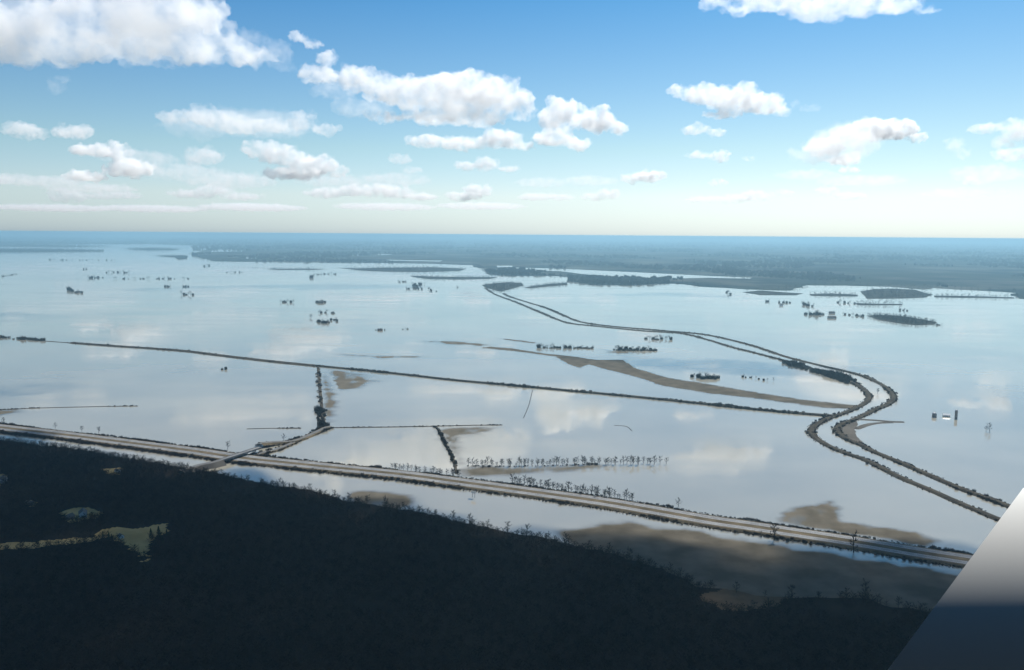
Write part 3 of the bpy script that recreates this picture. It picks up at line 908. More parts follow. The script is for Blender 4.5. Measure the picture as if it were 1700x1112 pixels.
def shoal(nm, q, z, amount, soft, cell, seed):
    """mud lying just under and at the surface: the floodwater's own sheet, silted more and more towards the middle of the traced patch"""
    P = np.array([[p.x, p.y] for p in (G(x, y) for x, y in q)])
    x0, y0 = P.min(0) - 2.2 * soft; x1, y1 = P.max(0) + 2.2 * soft
    ax, ay = np.arange(x0, x1, cell), np.arange(y0, y1, cell)
    AX, AY = np.meshgrid(ax, ay)
    d = np.full(AX.shape, 1e9)
    for (a1, b1), (a2, b2) in zip(P, np.roll(P, -1, 0)):
        dx, dy = a2 - a1, b2 - b1
        t = np.clip(((AX - a1) * dx + (AY - b1) * dy) / (dx * dx + dy * dy + 1e-9), 0, 1)
        d = np.minimum(d, np.hypot(AX - a1 - t * dx, AY - b1 - t * dy))
    d = np.where(inside_poly(AX, AY, P), d, -d)
    d = d + (fbm(AX / (soft * 2.2), AY / (soft * 2.2), seed, 5) - .47) * soft * 2.6
    mk = np.clip(d / soft * .5 + .5, 0, 1); mk = mk * mk * (3 - 2 * mk) * amount
    mk = mk * np.clip((.72 if amount < .99 else .86) + .6 * fbm(AX / 22, AY / 60, seed + 3), 0, 1)
    idx, V, A, Fc = {}, [], [], []
    def vid(i, j):
        if (i, j) not in idx:
            idx[(i, j)] = len(V); V.append((ax[i], ay[j], z)); A.append(mk[j, i])
        return idx[(i, j)]
    for j in range(len(ay) - 1):
        for i in range(len(ax) - 1):
            if mk[j:j + 2, i:i + 2].max() > .004:
                Fc.append((vid(i, j), vid(i + 1, j), vid(i + 1, j + 1), vid(i, j + 1)))
    me = mesh_from(V, Fc, nm)
    me.attributes.new('silt', 'FLOAT', 'POINT').data.foreach_set('value', np.asarray(A, np.float32))
    tag(link(nm, me, [M['water']]), None, None, None, 'structure')
for i, (nm, mk, q) in enumerate(FLATS):
    P_ = [G(x, y) for x, y in q]
    ext = max(max(p.x for p in P_) - min(p.x for p in P_), max(p.y for p in P_) - min(p.y for p in P_))
    far_ = min(p.y for p in P_)
    shoal(nm, q, .06 + .004 * i, (1.0 if i in (0, 10) else .95 if mk == 'mud' else .88), (3.5 if i == 0 else 7 if mk == 'mud' else 12) * (1.6 if i == 10 else 1) * (1 if far_ < 1500 else 1.3), 5 if ext < 700 else 7, 60 + i)

# drowned field lines
def field_line(q, w=2.0, h=.9, brush=True, sc=(.5, 1.0), th=.15, sd=0):
    P = line(q)
    ribbon('embankment', P, [(-w, -.4), (-w * .4, h), (w * .4, h), (w, -.4)], M['levee_grass'], wob=w * .3, seed=sd)
    if brush: brush_line('brush', P, (-w * .4, w * .4), 4.5, sc[0], sc[1], .2, .7, w * .6, th, sd)
field_line([(551, 710), (640, 709), (721, 707.5), (790, 706), (834, 705.5)], 2.2, .8, True, (.3, .6), .2, 41)
field_line([(721, 708), (729, 715), (734, 727), (748, 753), (755, 772), (757, 786)], 2.6, 1.4, True, (.6, 1.3), .1, 43)
field_line([(-60, 683), (0, 680.5), (60, 677.5), (162, 675), (229, 674)], 2.0, .7, True, (.3, .7), .3, 45)
field_line([(410, 712), (450, 711), (500, 711)], 2.0, .6, True, (.4, .8), .3, 47)
field_line([(884, 648), (878, 672), (869, 694)], 1.0, .5, False, sd=49)
field_line([(1020, 706), (1040, 708), (1049, 715)], 1.4, .4, False, sd=51)
# submerged side road with its tree belt
brush_line('brush', line([(536, 708), (534, 694), (533, 680)]), (-5, 0, 5), 5, 1.2, 2.4, 0, .9, 3, 0, 53)
brush_line('brush', line([(533, 678), (531, 655), (529, 632), (528, 612)]), (-2, 3), 7, .6, 1.5, 0, .6, 3, .3, 55)

# side road up to the overpass
SIDE = line([(432, 742), (454, 738), (489, 733), (519, 721.5), (540, 711.5), (550, 709.5)])
ribbon('road_embankment', SIDE, [(-10, -1), (-5, 2.2), (5, 2.2), (10, -1)], M['dead_grass'], zfun=lambda t: 5.2 * max(0, 1 - t * 2.6), wob=1, seed=3)
ribbon('road', SIDE, [(-3.4, 2.28), (3.4, 2.28)], M['asphalt'], zfun=lambda t: 5.2 * max(0, 1 - t * 2.6))
brush_line('brush', SIDE, (-9, 9), 4, .6, 1.4, .6, .8, 1.6, .1, 57)
RAMP = line([(425, 757), (440, 752), (458, 748), (475, 741), (489, 735)])
ribbon('road_embankment', RAMP, [(-9, -1), (-4, 2.0), (4, 2.0), (9, -1)], M['dead_grass'], wob=1, seed=5)
ribbon('road', RAMP, [(-3, 2.12), (3, 2.12)], M['asphalt'])
brush_line('brush', RAMP, (-8, 7), 4, .6, 1.3, .6, .8, 1.6, .1, 59)
SOUTH = [G(368, 763, 7), G(352, 768, 6), G(330, 774, 4), G(300, 782, 4)]
ribbon('road_embankment', SOUTH, [(-12, -7), (-5, .0), (5, .0), (12, -7)], M['mud'], zfun=lambda t: 7.3 - 2.2 * t, wob=1, seed=6)
ribbon('road', SOUTH, [(-3.4, .08), (3.4, .08)], M['asphalt'], zfun=lambda t: 7.3 - 2.2 * t)
# the overpass itself
A, B = G(367, 763, 7.4), G(432, 742, 7.4)
ax_ = (B - A); ax_.z = 0
Lb = ax_.length; ax_.normalize(); sx_ = Vector((ax_.y, -ax_.x, 0))
ov = empty('road_overpass', ((A + B) / 2).to_tuple())
ov.location.z = 0
tag(ov, 'narrow concrete road overpass crossing the divided highway at the forest corner', 'overpass')
def box(bm, c, hx, hy, hz, ax=ax_, sy=sx_):
    q = [bm.verts.new(c + ax * (hx * i) + sy * (hy * j) + Vector((0, 0, hz * k))) for i in (-1, 1) for j in (-1, 1) for k in (-1, 1)]
    for f in ((0, 1, 3, 2), (4, 6, 7, 5), (0, 4, 5, 1), (2, 3, 7, 6), (0, 2, 6, 4), (1, 5, 7, 3)):
        bm.faces.new([q[i] for i in f])
def part(name, boxes, m_, parent, ax=ax_, sy=sx_, bev=0.0):
    bm = bmesh.new()
    for c, hx, hy, hz in boxes: box(bm, Vector(c), hx, hy, hz, ax, sy)
    bmesh.ops.recalc_face_normals(bm, faces=bm.faces[:])
    if bev: bmesh.ops.bevel(bm, geom=bm.edges[:], offset=bev, segments=1, affect='EDGES')
    me = bpy.data.meshes.new(name); bm.to_mesh(me); bm.free()
    return link(name, me, [m_], parent)
part('deck', [((0, 0, 7.1), Lb / 2, 4.4, .35)], M['concrete'], ov)
part('girder', [((0, 0, 6.1), Lb / 2, 3.4, .64)], M['pier'], ov)
for j in (-1, 1):
    part('railing', [(sx_ * (4.2 * j) + Vector((0, 0, 7.85)), Lb / 2, .15, .4)], M['pier'], ov)
for k in (-.34, 0, .34):
    part('pier', [(ax_ * (k * Lb) + Vector((0, 0, 5.2)), .6, 3.6, .3)] + [(ax_ * (k * Lb) + sx_ * (2.6 * j) + Vector((0, 0, 2.4)), .45, .45, 2.6) for j in (-1, 0, 1)], M['pier'], ov)
# unseen broad cloud added overhead to shade the bluff and the near water
SHADE = [(-1150, 1150), (-950, 1150), (-720, 1010), (-480, 900), (-230, 800), (20, 700), (270, 640), (520, 590), (760, 560), (430, 650), (680, 600), (-1050, 900), (-700, 830), (-380, 690), (-80, 580), (230, 480), (560, 420), (-750, 520), (-300, 440), (200, 340), (650, 330)]
cloud(None, 0, 'broad unseen cloud added overhead to shade the bluff', 0.05, 1.0, 90, 8,
      world=[(Vector((x, y, 20)) + SUND * (1500 / SUND.z), 290, 290, 120) for x, y in SHADE])
cloud([(500, -48, 60, 18), (560, -58, 70, 24), (630, -52, 60, 20)], 1200, 'white cloud just above the top of the photo', 0.012, 0.9, 91)

# ------------------------------------------------------------------ far shore: low wooded islands and strips of land in the flood
def woodland(name, q, label, sp=32, sc=(1.0, 1.5), cat='woodland', thresh=.0, zl=.45):
    poly = [G(x, y) for x, y in q]
    o = sheet('land', None, zl, M['farwood'], jitter=8, world_pts=[Vector((p.x, p.y, zl)) for p in poly], step=60, seed=int(q[0][0]) % 97)
    P2 = np.array([[p.x, p.y] for p in poly])
    x0, y0 = P2.min(0); x1, y1 = P2.max(0)
    s = max(sp, math.sqrt((x1 - x0) * (y1 - y0) / 9000))
    AX, AY = np.meshgrid(np.arange(x0, x1, s), np.arange(y0, y1, s))
    AX = AX + NP.uniform(-.5, .5, AX.shape) * s; AY = AY + NP.uniform(-.5, .5, AY.shape) * s
    ok = inside_poly(AX, AY, P2) & (fbm(AX / 300, AY / 300, 3) > thresh)
    pts = [(x, y, zl) for x, y in zip(AX[ok], AY[ok])]
    if pts:
        scatter(name, pts, NP.uniform(sc[0], sc[1], len(pts)) * max(1, s / 40), TREE_SRC, label=label, cat=cat)

woodland('woodland', [(-80, 413.5), (60, 413.5), (120, 414.5), (172, 415.5), (172, 417.5), (60, 418.5), (-80, 419)], 'thin dark strip of woods on the far water, at the photo edge', 60, (1, 1.6))
woodland('woodland', [(-80, 406.8), (40, 407), (110, 408), (190, 409), (120, 409.8), (20, 409), (-80, 408.6)], 'faintest thin strip of woods just short of the far horizon shore', 70, (1.2, 1.8))
woodland('woodland', [(205, 413), (250, 412.6), (300, 413.4), (285, 415), (240, 415.4)], 'short faint strip of woods beyond the short strip that ends in a block', 60, (1.2, 1.8))
woodland('woodland', [(440, 446.5), (500, 445.8), (545, 446.6), (520, 447.8), (460, 447.9)], 'slim low strip of woods just under the far shore, left of the long dark strip', 45, (.9, 1.3))
woodland('woodland', [(256, 424.5), (300, 424), (312, 425), (310, 430), (296, 431), (290, 427)], 'short strip of woods ending in a block, short of the far shore', 40)
woodland('woodland', [(560, 444.5), (592, 445.5), (625, 444.5), (720, 443.5), (775, 446), (762, 450), (700, 451.5), (640, 451), (600, 449)], 'long dark strip of woods on the far water above the tree cluster', 50, (.9, 1.3), thresh=.38)
woodland('woodland', [(680, 457.5), (720, 459), (760, 459.5), (826, 460), (815, 463), (760, 464), (715, 463.5), (690, 460.5)], 'thin dark strip of woods on the water before the first river bend', 45, (.9, 1.3))
woodland('woodland', [(800, 473), (822, 470), (845, 468.5), (866, 470), (870, 474), (850, 479), (832, 484), (822, 482), (806, 477)], 'rounded dark wood where the two river banks first come into view', 28, (.9, 1.2))
woodland('woodland', [(868, 477.5), (890, 474), (915, 471), (942, 469.5), (942, 473), (905, 476), (880, 478.5)], 'thin trailing wood off the end of the rounded dark wood', 28, (.9, 1.3))
woodland('woodland', [(1343, 488), (1380, 487), (1424, 489), (1424, 492), (1380, 492), (1346, 491)], 'short strip of woods between pale water lanes under the far shore', 40, thresh=.3)
woodland('woodland', [(1428, 484), (1450, 480), (1480, 479), (1520, 481), (1536, 486), (1550, 489), (1534, 494), (1500, 495.5), (1440, 496)], 'large flat wooded island below the far shore', 40, (.9, 1.3))
woodland('woodland', [(1420, 503), (1450, 504), (1499, 504.5), (1496, 506.5), (1450, 507), (1424, 506.5)], 'narrow wooded bar just below the large flat wooded island', 30)
woodland('woodland', [(1550, 490.5), (1600, 491), (1684, 493.5), (1684, 495.5), (1600, 494.5), (1552, 493.5)], 'hair thin wooded bar trailing off the large flat island', 40)
woodland('woodland', [(1438, 524), (1460, 522.5), (1496, 524.5), (1530, 530), (1556, 535), (1550, 538.5), (1520, 540), (1494, 537), (1462, 532)], 'dark lens shaped wood standing alone in the open flood', 16, (.8, 1.1))
woodland('woodland', [(1233, 485), (1262, 482), (1300, 485), (1334, 487), (1322, 490), (1262, 490)], 'faint broken wood just off the far shore', 45, thresh=.45)
# rougher woods along the far shore itself
bandpts, bscl = [], []
for a, b in zip(FAR_SHORE[8:-2], FAR_SHORE[9:-1]):
    pa, pb = G(*a), G(*b)
    n_ = int((pb - pa).length / 34)
    for k in range(n_):
        q = pa.lerp(pb, (k + RT.random()) / max(n_, 1))
        back = Vector((q.x, q.y, 0)).normalized()
        q = q + back * (RT.random() ** 1.4 * 420)
        if float(fbm(np.array(q.x / 400), np.array(q.y / 400), 8)) > .36:
            bandpts.append((q.x, q.y, -1.0)); bscl.append(RT.uniform(1.0, 1.7))
scatter('woodland', bandpts, bscl, TREE_SRC, label='bare woods along the far shore of the flood', cat='woodland')

# ------------------------------------------------------------------ single trees standing in the flood
def row(pxs, n, jit, sc, label, group, kind='bare_tree', far=True, var=None, name=None):
    P = resample([G(x, y) for x, y in pxs], 1.0)
    for k in range(n):
        p, d = P[min(len(P) - 1, int((k + RT.random()) / n * len(P)))]
        q = p + Vector((RT.uniform(-jit, jit), RT.uniform(-jit, jit), -.2))
        if far: far_tree(kind, q, RT.uniform(*sc), label, 'tree', group)
        else: plant(kind, var or TREES, q, RT.uniform(*sc), label, 'tree', group)

row([(780, 773), (850, 774), (900, 772.5), (980, 770.5), (1040, 770), (1096, 770)], 66, 4, (.6, .98), 'slender bare tree in the long straight row standing in the flood', 'long straight tree row', far=False, var=TALL + TREES)
brush_line('brush', line([(778, 773.5), (850, 774.5), (990, 771)]), (0,), 4, .5, 1.1, 0, .9, 1.5, .1, 71)
p = G(1106, 770)
plant('bare_tree', TREES, p, .95, 'bushy round tree closing the end of the long straight row', 'tree', None)
row([(850, 803), (900, 809), (950, 816), (1000, 824), (1052, 831)], 54, 3, (.5, .95), 'bare tree in the thin belt along the far side of the highway', 'tree belt on the far side of the highway', far=False, var=TALL + TREES)
row([(645, 778), (700, 784), (768, 793)], 26, 4, (.45, .8), 'bare tree beside the highway where the ditch bank meets it', 'trees where the ditch bank meets the highway', far=False, var=TALL + TREES)
for k, (px, py, sc, lab) in enumerate([(6, 703, .8, 'lone bare tree on the highway bank at the photo edge'), (92, 711, .8, 'bare tree on the highway bank, first of three well spaced ones'),
                                       (136, 716, .9, 'wide bare tree on the highway bank, middle one of three well spaced ones'), (164, 719, 1.0, 'tall bare tree on the highway bank, last of three well spaced ones'),
                                       (378, 746, 1.0, 'bare tree rising just beyond the overpass'), (471, 731, .9, 'lone bare tree in the water beside the side road'),
                                       (1126, 841, .95, 'lone spreading tree on the highway bank past the end of the tree belt'),
                                       (1285, 897, 1.5, 'tall dark tree in front of the highway near the brown field, the first of two'), (1417, 917, 1.45, 'tall dark tree in front of the highway closer to the white wing'),
                                       (1637, 716, .8, 'thin bare tree, one of a pair in open water near the photo edge'), (1643, 716, 1.0, 'thicker bare tree of the pair in open water near the photo edge'),
                                       (1488, 662, 1.0, 'ragged tree on the outer bank at the sharpest river bend'), (1457, 653, .9, 'dark tree inside the river channel at the sharpest bend')]):
    plant('bare_tree', TALL if k in (3, 7, 8) else TREES, G(px, py), sc, lab, 'tree', None)
row([(893, 577), (930, 577.5), (986, 578)], 24, 8, (.6, 1.0), 'bare tree in the low row behind the grey mudflat', 'low tree row behind the grey mudflat')
for x in (894, 898, 917):
    far_tree('bare_tree', G(x, 577), 1.35, 'taller tree at the near end of the low row behind the grey mudflat', 'tree', 'taller trees at the end of the low row')
row([(1020, 580), (1050, 581), (1089, 581.5)], 20, 12, (.8, 1.35), 'bare tree in the ragged clump off the end of the low row', 'ragged clump off the end of the low row')
row([(1072, 562), (1090, 563.5), (1111, 563)], 18, 16, (.8, 1.2), 'bare tree of the oval grove close under the river bank', 'oval grove under the river bank')
row([(1153, 627), (1175, 629), (1197, 628)], 15, 10, (.8, 1.25), 'bare tree of the compact grove alone inside the river bend', 'compact grove inside the river bend')
brush_line('brush', line([(893, 577.5), (940, 578), (986, 578.5)]), (-4, 4), 7, 1.0, 2.0, 0, .8, 5, .1, 73)
brush_line('brush', line([(1020, 581), (1050, 582), (1089, 582)]), (-8, 0, 8), 7, 1.2, 2.4, 0, .8, 6, .1, 75)
brush_line('brush', line([(83, 566.5), (104, 568), (121, 569.3)]), (0,), 8, .4, .9, 0, .6, 3, .2, 77)
FARMS = [
 ([(113, 481), (122, 484), (138, 487)], 9, 10, (.9, 1.8), 'first drowned farmstead from the edge'),
 ([(175, 453), (195, 452), (216, 453)], 10, 20, (1.2, 2.0), 'far drowned grove above the long thin row'),
 ([(145, 462), (170, 461)], 7, 15, (1.2, 2.0), 'far drowned grove at the start of the long thin row'),
 ([(187, 463), (240, 463), (317, 463)], 18, 14, (.8, 1.6), 'long thin far row of drowned trees'),
 ([(75, 431), (110, 432), (198, 432)], 14, 25, (1.0, 2.0), 'faint farthest row of drowned trees'),
 ([(272, 476), (284, 476)], 4, 8, (1.0, 1.6), 'left clump of two under the long thin row'),
 ([(303, 476), (316, 476)], 4, 8, (1.0, 1.5), 'twin clump of two under the long thin row'),
 ([(300, 489), (322, 490)], 6, 9, (1.0, 1.9), 'small farm clump nearest under the long thin row'),
 ([(338, 442), (349, 441)], 5, 18, (1.4, 2.2), 'small clump just off the far shore'),
 ([(375, 452.5), (405, 452)], 5, 10, (1.0, 1.7), 'faint pair of dots below the far shore'),
 ([(375, 442.5), (467, 446)], 12, 8, (.7, 1.2), 'thin slanting line of drowned trees below the far shore'),
 ([(0, 459.5), (28, 455)], 10, 4, (.7, 1.2), 'short slanting line of trees at the photo edge'),
 ([(139, 447), (148, 447)], 3, 8, (1.4, 1.8), 'single dark clump at the end of a thin line'),
 ([(468, 502), (490, 502)], 9, 8, (.9, 1.4), 'left grove of the middle farmsteads'),
 ([(524, 502), (542, 502)], 10, 7, (1.0, 1.4), 'square grove of the middle farmsteads'),
 ([(526, 520), (547, 519)], 6, 6, (.7, 1.3), 'broken row at the centre of the middle farmsteads'),
 ([(550, 520), (558, 520)], 3, 5, (.8, 1.3), 'little clump at the centre of the middle farmsteads'),
 ([(515, 527), (517, 528)], 2, 3, (1.2, 1.6), 'lone clump left of the middle farmsteads'),
 ([(527, 534), (540, 537), (549, 535)], 9, 4, (.8, 1.4), 'nearest row of the middle farmsteads'),
 ([(549, 532), (556, 531), (562, 534)], 5, 4, (.8, 1.4), 'nearest clump of the middle farmsteads'),
 ([(520, 456.5), (540, 455), (561, 455.5)], 12, 6, (1.0, 1.5), 'straight far windbreak with a tall corner'),
 ([(660, 468), (676, 468)], 6, 12, (1.1, 1.8), 'edge of the far drowned village'),
 ([(680, 473), (690, 475), (702, 471)], 12, 20, (1.0, 2.2), 'middle of the far drowned village'),
 ([(674, 480), (700, 480)], 10, 6, (.9, 1.3), 'nearest row of the far drowned village'),
 ([(709, 478), (718, 484), (730, 483)], 5, 5, (.9, 1.6), 'stragglers of the far drowned village'),
 ([(756, 477), (764, 477)], 3, 6, (.9, 1.2), 'two dots between the village and the river'),
 ([(1204, 485), (1212, 489)], 4, 6, (1.2, 1.9), 'clump just off the far shore opposite the river bend'),
 ([(1273, 501), (1279, 501)], 3, 6, (1.1, 1.6), 'first dot of the drowned hamlet'),
 ([(1290, 502), (1312, 503)], 7, 8, (.9, 1.5), 'row over the white house of the drowned hamlet'),
 ([(1331, 505), (1342, 508), (1352, 509)], 10, 10, (1.0, 1.9), 'upper grove of the drowned hamlet'),
 ([(1338, 522), (1352, 523), (1364, 522)], 14, 9, (.9, 2.0), 'lower grove of the drowned hamlet'),
 ([(1398, 522), (1420, 524), (1436, 526)], 10, 8, (.7, 1.3), 'thin row leading to the lens shaped wood'),
 ([(1390, 502), (1418, 504)], 7, 8, (1.0, 1.6), 'row beside the narrow wooded bar'),
 ([(1492, 515), (1508, 516)], 4, 6, (.8, 1.2), 'faint dots above the lens shaped wood'),
 ([(1556, 540), (1566, 540)], 3, 5, (.8, 1.2), 'stragglers off the tip of the lens shaped wood'),
 ([(1228, 625), (1290, 634)], 9, 5, (.4, .7), 'faint line of drowned bushes inside the river bend'),
 ([(368, 614), (380, 613)], 2, 3, (.6, .9), 'two bushes just below the long embankment'),
 ([(625, 548), (638, 548)], 4, 3, (.5, .8), 'small dark bush row in the open middle water'),
 ([(667, 547), (680, 546.5)], 4, 3, (.3, .6), 'faint bush row beside the small dark one'),
]
fpts, fscl = [], []
for q, n, j, sc, where in FARMS:                 # far, small and past counting: one mass
    P = resample([G(x, y) for x, y in q], 1.0)
    for k in range(int(n * 1.3)):
        p, d = P[min(len(P) - 1, int((k + RT.random()) / (n * 1.3) * len(P)))]
        fpts.append((p.x + RT.uniform(-j, j), p.y + RT.uniform(-j, j), -.2)); fscl.append(RT.uniform(*sc))
scatter('bare_trees', fpts, fscl, collection_of('grove_tree', GROVE + MASS[:2]), label='far scattered bare trees of the drowned farms and windbreaks', cat='trees')
far_tree('bare_tree', G(517, 461), 3.2, 'tall dark tree at the corner of the straight far windbreak', 'tree', None)
far_tree('bare_tree', G(114, 482), 2.6, 'tallest tree of the first drowned farmstead from the edge', 'tree', None)

# ------------------------------------------------------------------ buildings
def gable(name, loc, w, l, h, rise, rz, wm, rm, label, cat, door=True, win=0, chimney=False):
    e = empty(name, loc, rz)
    tag(e, label, cat)
    X, Y = w / 2, l / 2
    V = [(-X, -Y, -1), (X, -Y, -1), (X, Y, -1), (-X, Y, -1), (-X, -Y, h), (X, -Y, h), (X, Y, h), (-X, Y, h), (0, -Y, h + rise), (0, Y, h + rise)]
    Fc = [(0, 1, 5, 8, 4), (2, 3, 7, 9, 6), (1, 2, 6, 5), (3, 0, 4, 7)]
    link('wall', mesh_from(V, Fc, 'wall'), [wm], e)
    ov_ = .5; t = .25
    sl = rise / X
    xo = X + ov_
    V = []
    for y in (-Y - ov_, Y + ov_):
        V += [(-xo, y, h - ov_ * sl + .03), (0, y, h + rise + .03), (xo, y, h - ov_ * sl + .03), (xo, y, h - ov_ * sl + .03 + t), (0, y, h + rise + .03 + t), (-xo, y, h - ov_ * sl + .03 + t)]
    Fc = [(0, 1, 4, 5), (1, 2, 3, 4), (6, 11, 10, 7), (7, 10, 9, 8), (5, 4, 10, 11), (4, 3, 9, 10), (0, 6, 7, 1), (1, 7, 8, 2), (0, 5, 11, 6), (2, 8, 9, 3)]
    rf = link('roof', mesh_from(V, Fc, 'roof'), [rm], e)
    ident = (Vector((1, 0, 0)), Vector((0, 1, 0)))
    if chimney:
        part('chimney', [((X * .3, Y * .4, h + rise), .4, .4, .9)], M['pier'], rf, *ident)
    if door:
        part('door', [((0, -Y - .03, min(h, 2.6) / 2), w * .14, .06, min(h, 2.6) / 2)], M['barn'] if wm is not M['barn'] else M['roof'], e, *ident)
    for k in range(win):
        for s_ in (-1, 1):
            part('window', [((s_ * (X + .03), -Y + l * (k + .5) / win, h * .55), .05, .5, .7)], M['glass'], e, *ident)
    return e
M['glass'] = mat('dark_window_glass', (0.03, 0.035, 0.04), 0.1, 0.5)

p = GT(138, 858); gable('farmhouse', p, 8, 11, 5.2, 3, .5, M['wall'], M['roof'], 'white farmhouse with grey roof in the small forest clearing', 'house', True, 3, True)
p = GT(114, 862); gable('barn', p, 7, 10, 3.4, 2.4, -.3, M['barn'], M['roof'], 'low dark barn beside the white farmhouse', 'barn')
p = GT(201, 893); gable('shed', p, 4, 6, 2.6, 1.6, .8, M['wall'], M['roof'], 'tiny white shed on the tan clearing in the forest', 'shed')
p = GT(2, 801); gable('house', p, 10, 13, 4.5, 3, .2, M['wall'], M['roof'], 'pale house at the photo edge among the forest trees', 'house', True, 3)
p = GT(195, 784); gable('shed', p, 5, 7, 3, 1.8, 1.0, M['wall'], M['roof'], 'small pale shed in the topmost forest clearing', 'shed')
p = GT(50, 838); gable('shed', p, 6, 10, 3, 1.8, 1.3, M['barn'], M['roof'], 'long grey shed between the pale house and the white farmhouse', 'shed')
p = G(1571, 691); gable('barn', p, 8, 12, 3, 2.4, 1.3, M['wall'], M['metal_roof'], 'white roofed barn alone in open water beside a tall silo', 'barn', True)
p = G(1297, 507); gable('house', p, 12, 18, 6, 4, 1.2, M['wall'], M['roof'], 'white house of the drowned hamlet off the far shore', 'house', True, 2)
p = G(1381, 528); gable('barn', p, 16, 34, 6, 4, 1.5, M['pier'], M['roof'], 'long grey barn beside the lower grove of the drowned hamlet', 'barn')
p = G(1381, 520); gable('barn', p, 12, 26, 5, 4, 1.5, M['pier'], M['roof'], 'shorter dull barn just behind the long grey barn', 'barn')
p = G(540, 536); gable('barn', p, 10, 24, 5, 3.5, 1.4, M['barn'], M['roof'], 'dark barn of the nearest middle farmstead', 'barn')
p = G(533, 503); gable('barn', p, 12, 28, 6, 4, 1.5, M['barn'], M['roof'], 'dark barn inside the square grove of the middle farmsteads', 'barn')
p = G(690, 477); gable('barn', p, 18, 34, 7, 5, 1.4, M['barn'], M['roof'], 'dark barn of the far drowned village', 'barn')
p = G(128, 486); gable('barn', p, 14, 26, 6, 4, 1.2, M['barn'], M['roof'], 'dark barn of the first drowned farmstead from the edge', 'barn')
p = G(631, 548.5); gable('barn', p, 9, 18, 3.5, 3, 1.5, M['barn'], M['roof'], 'low dark barn roof alone in the open middle water', 'barn', False)

def silo(loc, r, h, label):
    e = empty('silo', loc)
    tag(e, label, 'silo')
    bm = bmesh.new(); tube(bm, [Vector((0, 0, -1)), Vector((0, 0, h * .5)), Vector((0, 0, h))], [r, r, r], 20)
    me = bpy.data.meshes.new('shell'); bm.to_mesh(me); bm.free(); link('shell', me, [M['pier']], e)
    bm = bmesh.new(); tube(bm, [Vector((0, 0, h + .02)), Vector((0, 0, h + r * .5)), Vector((0, 0, h + r * .8))], [r * 1.05, r * .75, r * .15], 20)
    me = bpy.data.meshes.new('dome'); bm.to_mesh(me); bm.free(); link('dome', me, [M['steel']], e)
silo(G(1587, 694), 2.6, 15, 'tall dark silo beside the white roofed barn in open water')
silo(G(1551, 692), 4.2, 6, 'squat round grain bin beside the white roofed barn in open water')

# white billboard by the highway
bb = empty('billboard', G(786, 826))
bb.rotation_euler.z = -.5
tag(bb, 'small white billboard on dark posts in the water beside the highway', 'billboard')
ID = (Vector((1, 0, 0)), Vector((0, 1, 0)))
part('panel', [((0, 0, 7.6), 3.6, .15, 1.7)], M['wall'], bb, *ID)
for s_ in (-1.8, 1.8):
    part('post', [((s_, .32, 3.2), .16, .16, 4.4)], M['bark'], bb, *ID)

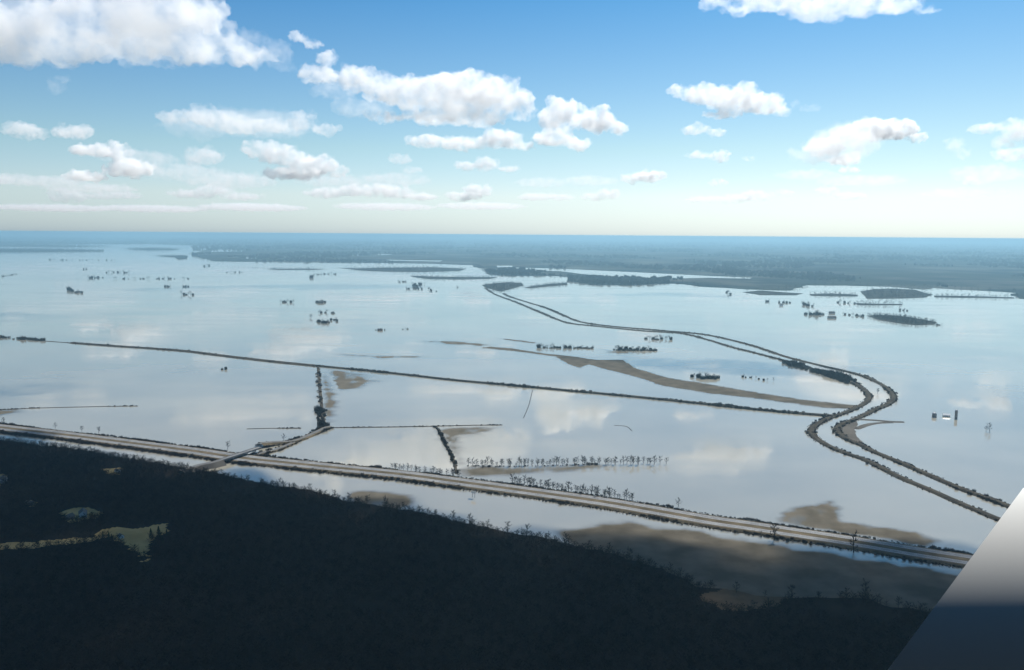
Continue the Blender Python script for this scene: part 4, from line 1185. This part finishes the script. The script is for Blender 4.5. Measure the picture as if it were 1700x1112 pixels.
# ------------------------------------------------------------------ the aircraft's own white wing
def wing():
    e = empty('aircraft_wing', EYE + ray(1700, 960) * 4.0)
    tag(e, 'white aircraft wing slanting across the lower corner, very close to the camera', 'aircraft wing')
    base = Vector(e.location)
    mt = mat('white_aircraft_paint', (0.70, 0.70, 0.67), 1.0, 0.0)
    # a thick rounded section swept sideways; its near end is cut on a slant
    axis = Vector((1, 0.05, 0.0)).normalized()
    back = Vector((-axis.y, axis.x, 0))
    C0 = EYE + Vector((1.9, 2.95, -1.57))
    r = .62
    cut_n = ray(1700, 808).cross(ray(1490, 1090)).normalized()
    V, Fc = [], []
    nT, nX = 720, 6
    for i in range(nT):
        a = 2 * math.pi * i / nT
        p = C0 + back * (-math.sin(a) * r) + Vector((0, 0, math.cos(a) * r))
        t = (EYE - p).dot(cut_n) / axis.dot(cut_n)
        st = p + axis * t
        for j in range(nX + 1):
            q = st + axis * (2.2 * j / nX)
            V.append(tuple(q - base))
    for i in range(nT):
        for j in range(nX):
            a = i * (nX + 1) + j; b = ((i + 1) % nT) * (nX + 1) + j
            Fc.append((a, b, b + 1, a + 1))
    for ring in ([i * (nX + 1) for i in range(nT)][::-1], [i * (nX + 1) + nX for i in range(nT)]):   # closed ends with corners of their own
        b0 = len(V); V += [V[k] for k in ring]; Fc.append(list(range(b0, b0 + nT)))
    me = mesh_from(V, Fc, 'skin')
    bm = bmesh.new(); bm.from_mesh(me); bmesh.ops.recalc_face_normals(bm, faces=bm.faces[:]); bm.to_mesh(me); bm.free()
    for f in me.polygons: f.use_smooth = len(f.vertices) == 4
    link('skin', me, [mt], e)
    return e
e = wing()
# unseen dark cabin wall and roof, added to keep skylight off the wing
base = Vector(e.location)
M['blocker'] = mat('dark_blocker_lining', (0.022, 0.022, 0.024), 0.9, 0.1)
part('blocker_wall', [(EYE + Vector((0.5, -1.3, -1.3)) - base, 6.0, .25, 2.6)], M['blocker'], e, *ID)
part('blocker_roof', [(EYE + Vector((0.5, .35, 1.5)) - base, 6.0, 1.95, .08)], M['blocker'], e, *ID)

# patches of bare woods and hedgerows out on the far plain
wp, ws = [], []
for _ in range(60000):
    px_, py_ = RT.uniform(-60, 1760), 394 + 86 * RT.random() ** 1.5
    q = G(px_, py_, -1.4)
    if q.y > 45000: continue
    if float(fbm(np.array(q.x / 900), np.array(q.y / 1500), 61)) < .5: continue
    # only beyond the traced shore
    fs = [(a, b) for a, b in zip(FAR_SHORE[:-1], FAR_SHORE[1:]) if a[0] <= px_ < b[0]]
    if not fs or py_ > fs[-1][0][1] + (fs[-1][1][1] - fs[-1][0][1]) * (px_ - fs[-1][0][0]) / (fs[-1][1][0] - fs[-1][0][0] + 1e-6) - .6: continue
    wp.append((q.x, q.y, -1.6)); ws.append(RT.uniform(1.5, 2.2) * (1 + q.y / 16000))
    if len(wp) > 9000: break
scatter('woodland', wp, ws, collection_of('far_grove', GROVE), label='patches of bare woods and hedgerows on the far plain under the horizon', cat='woodland')
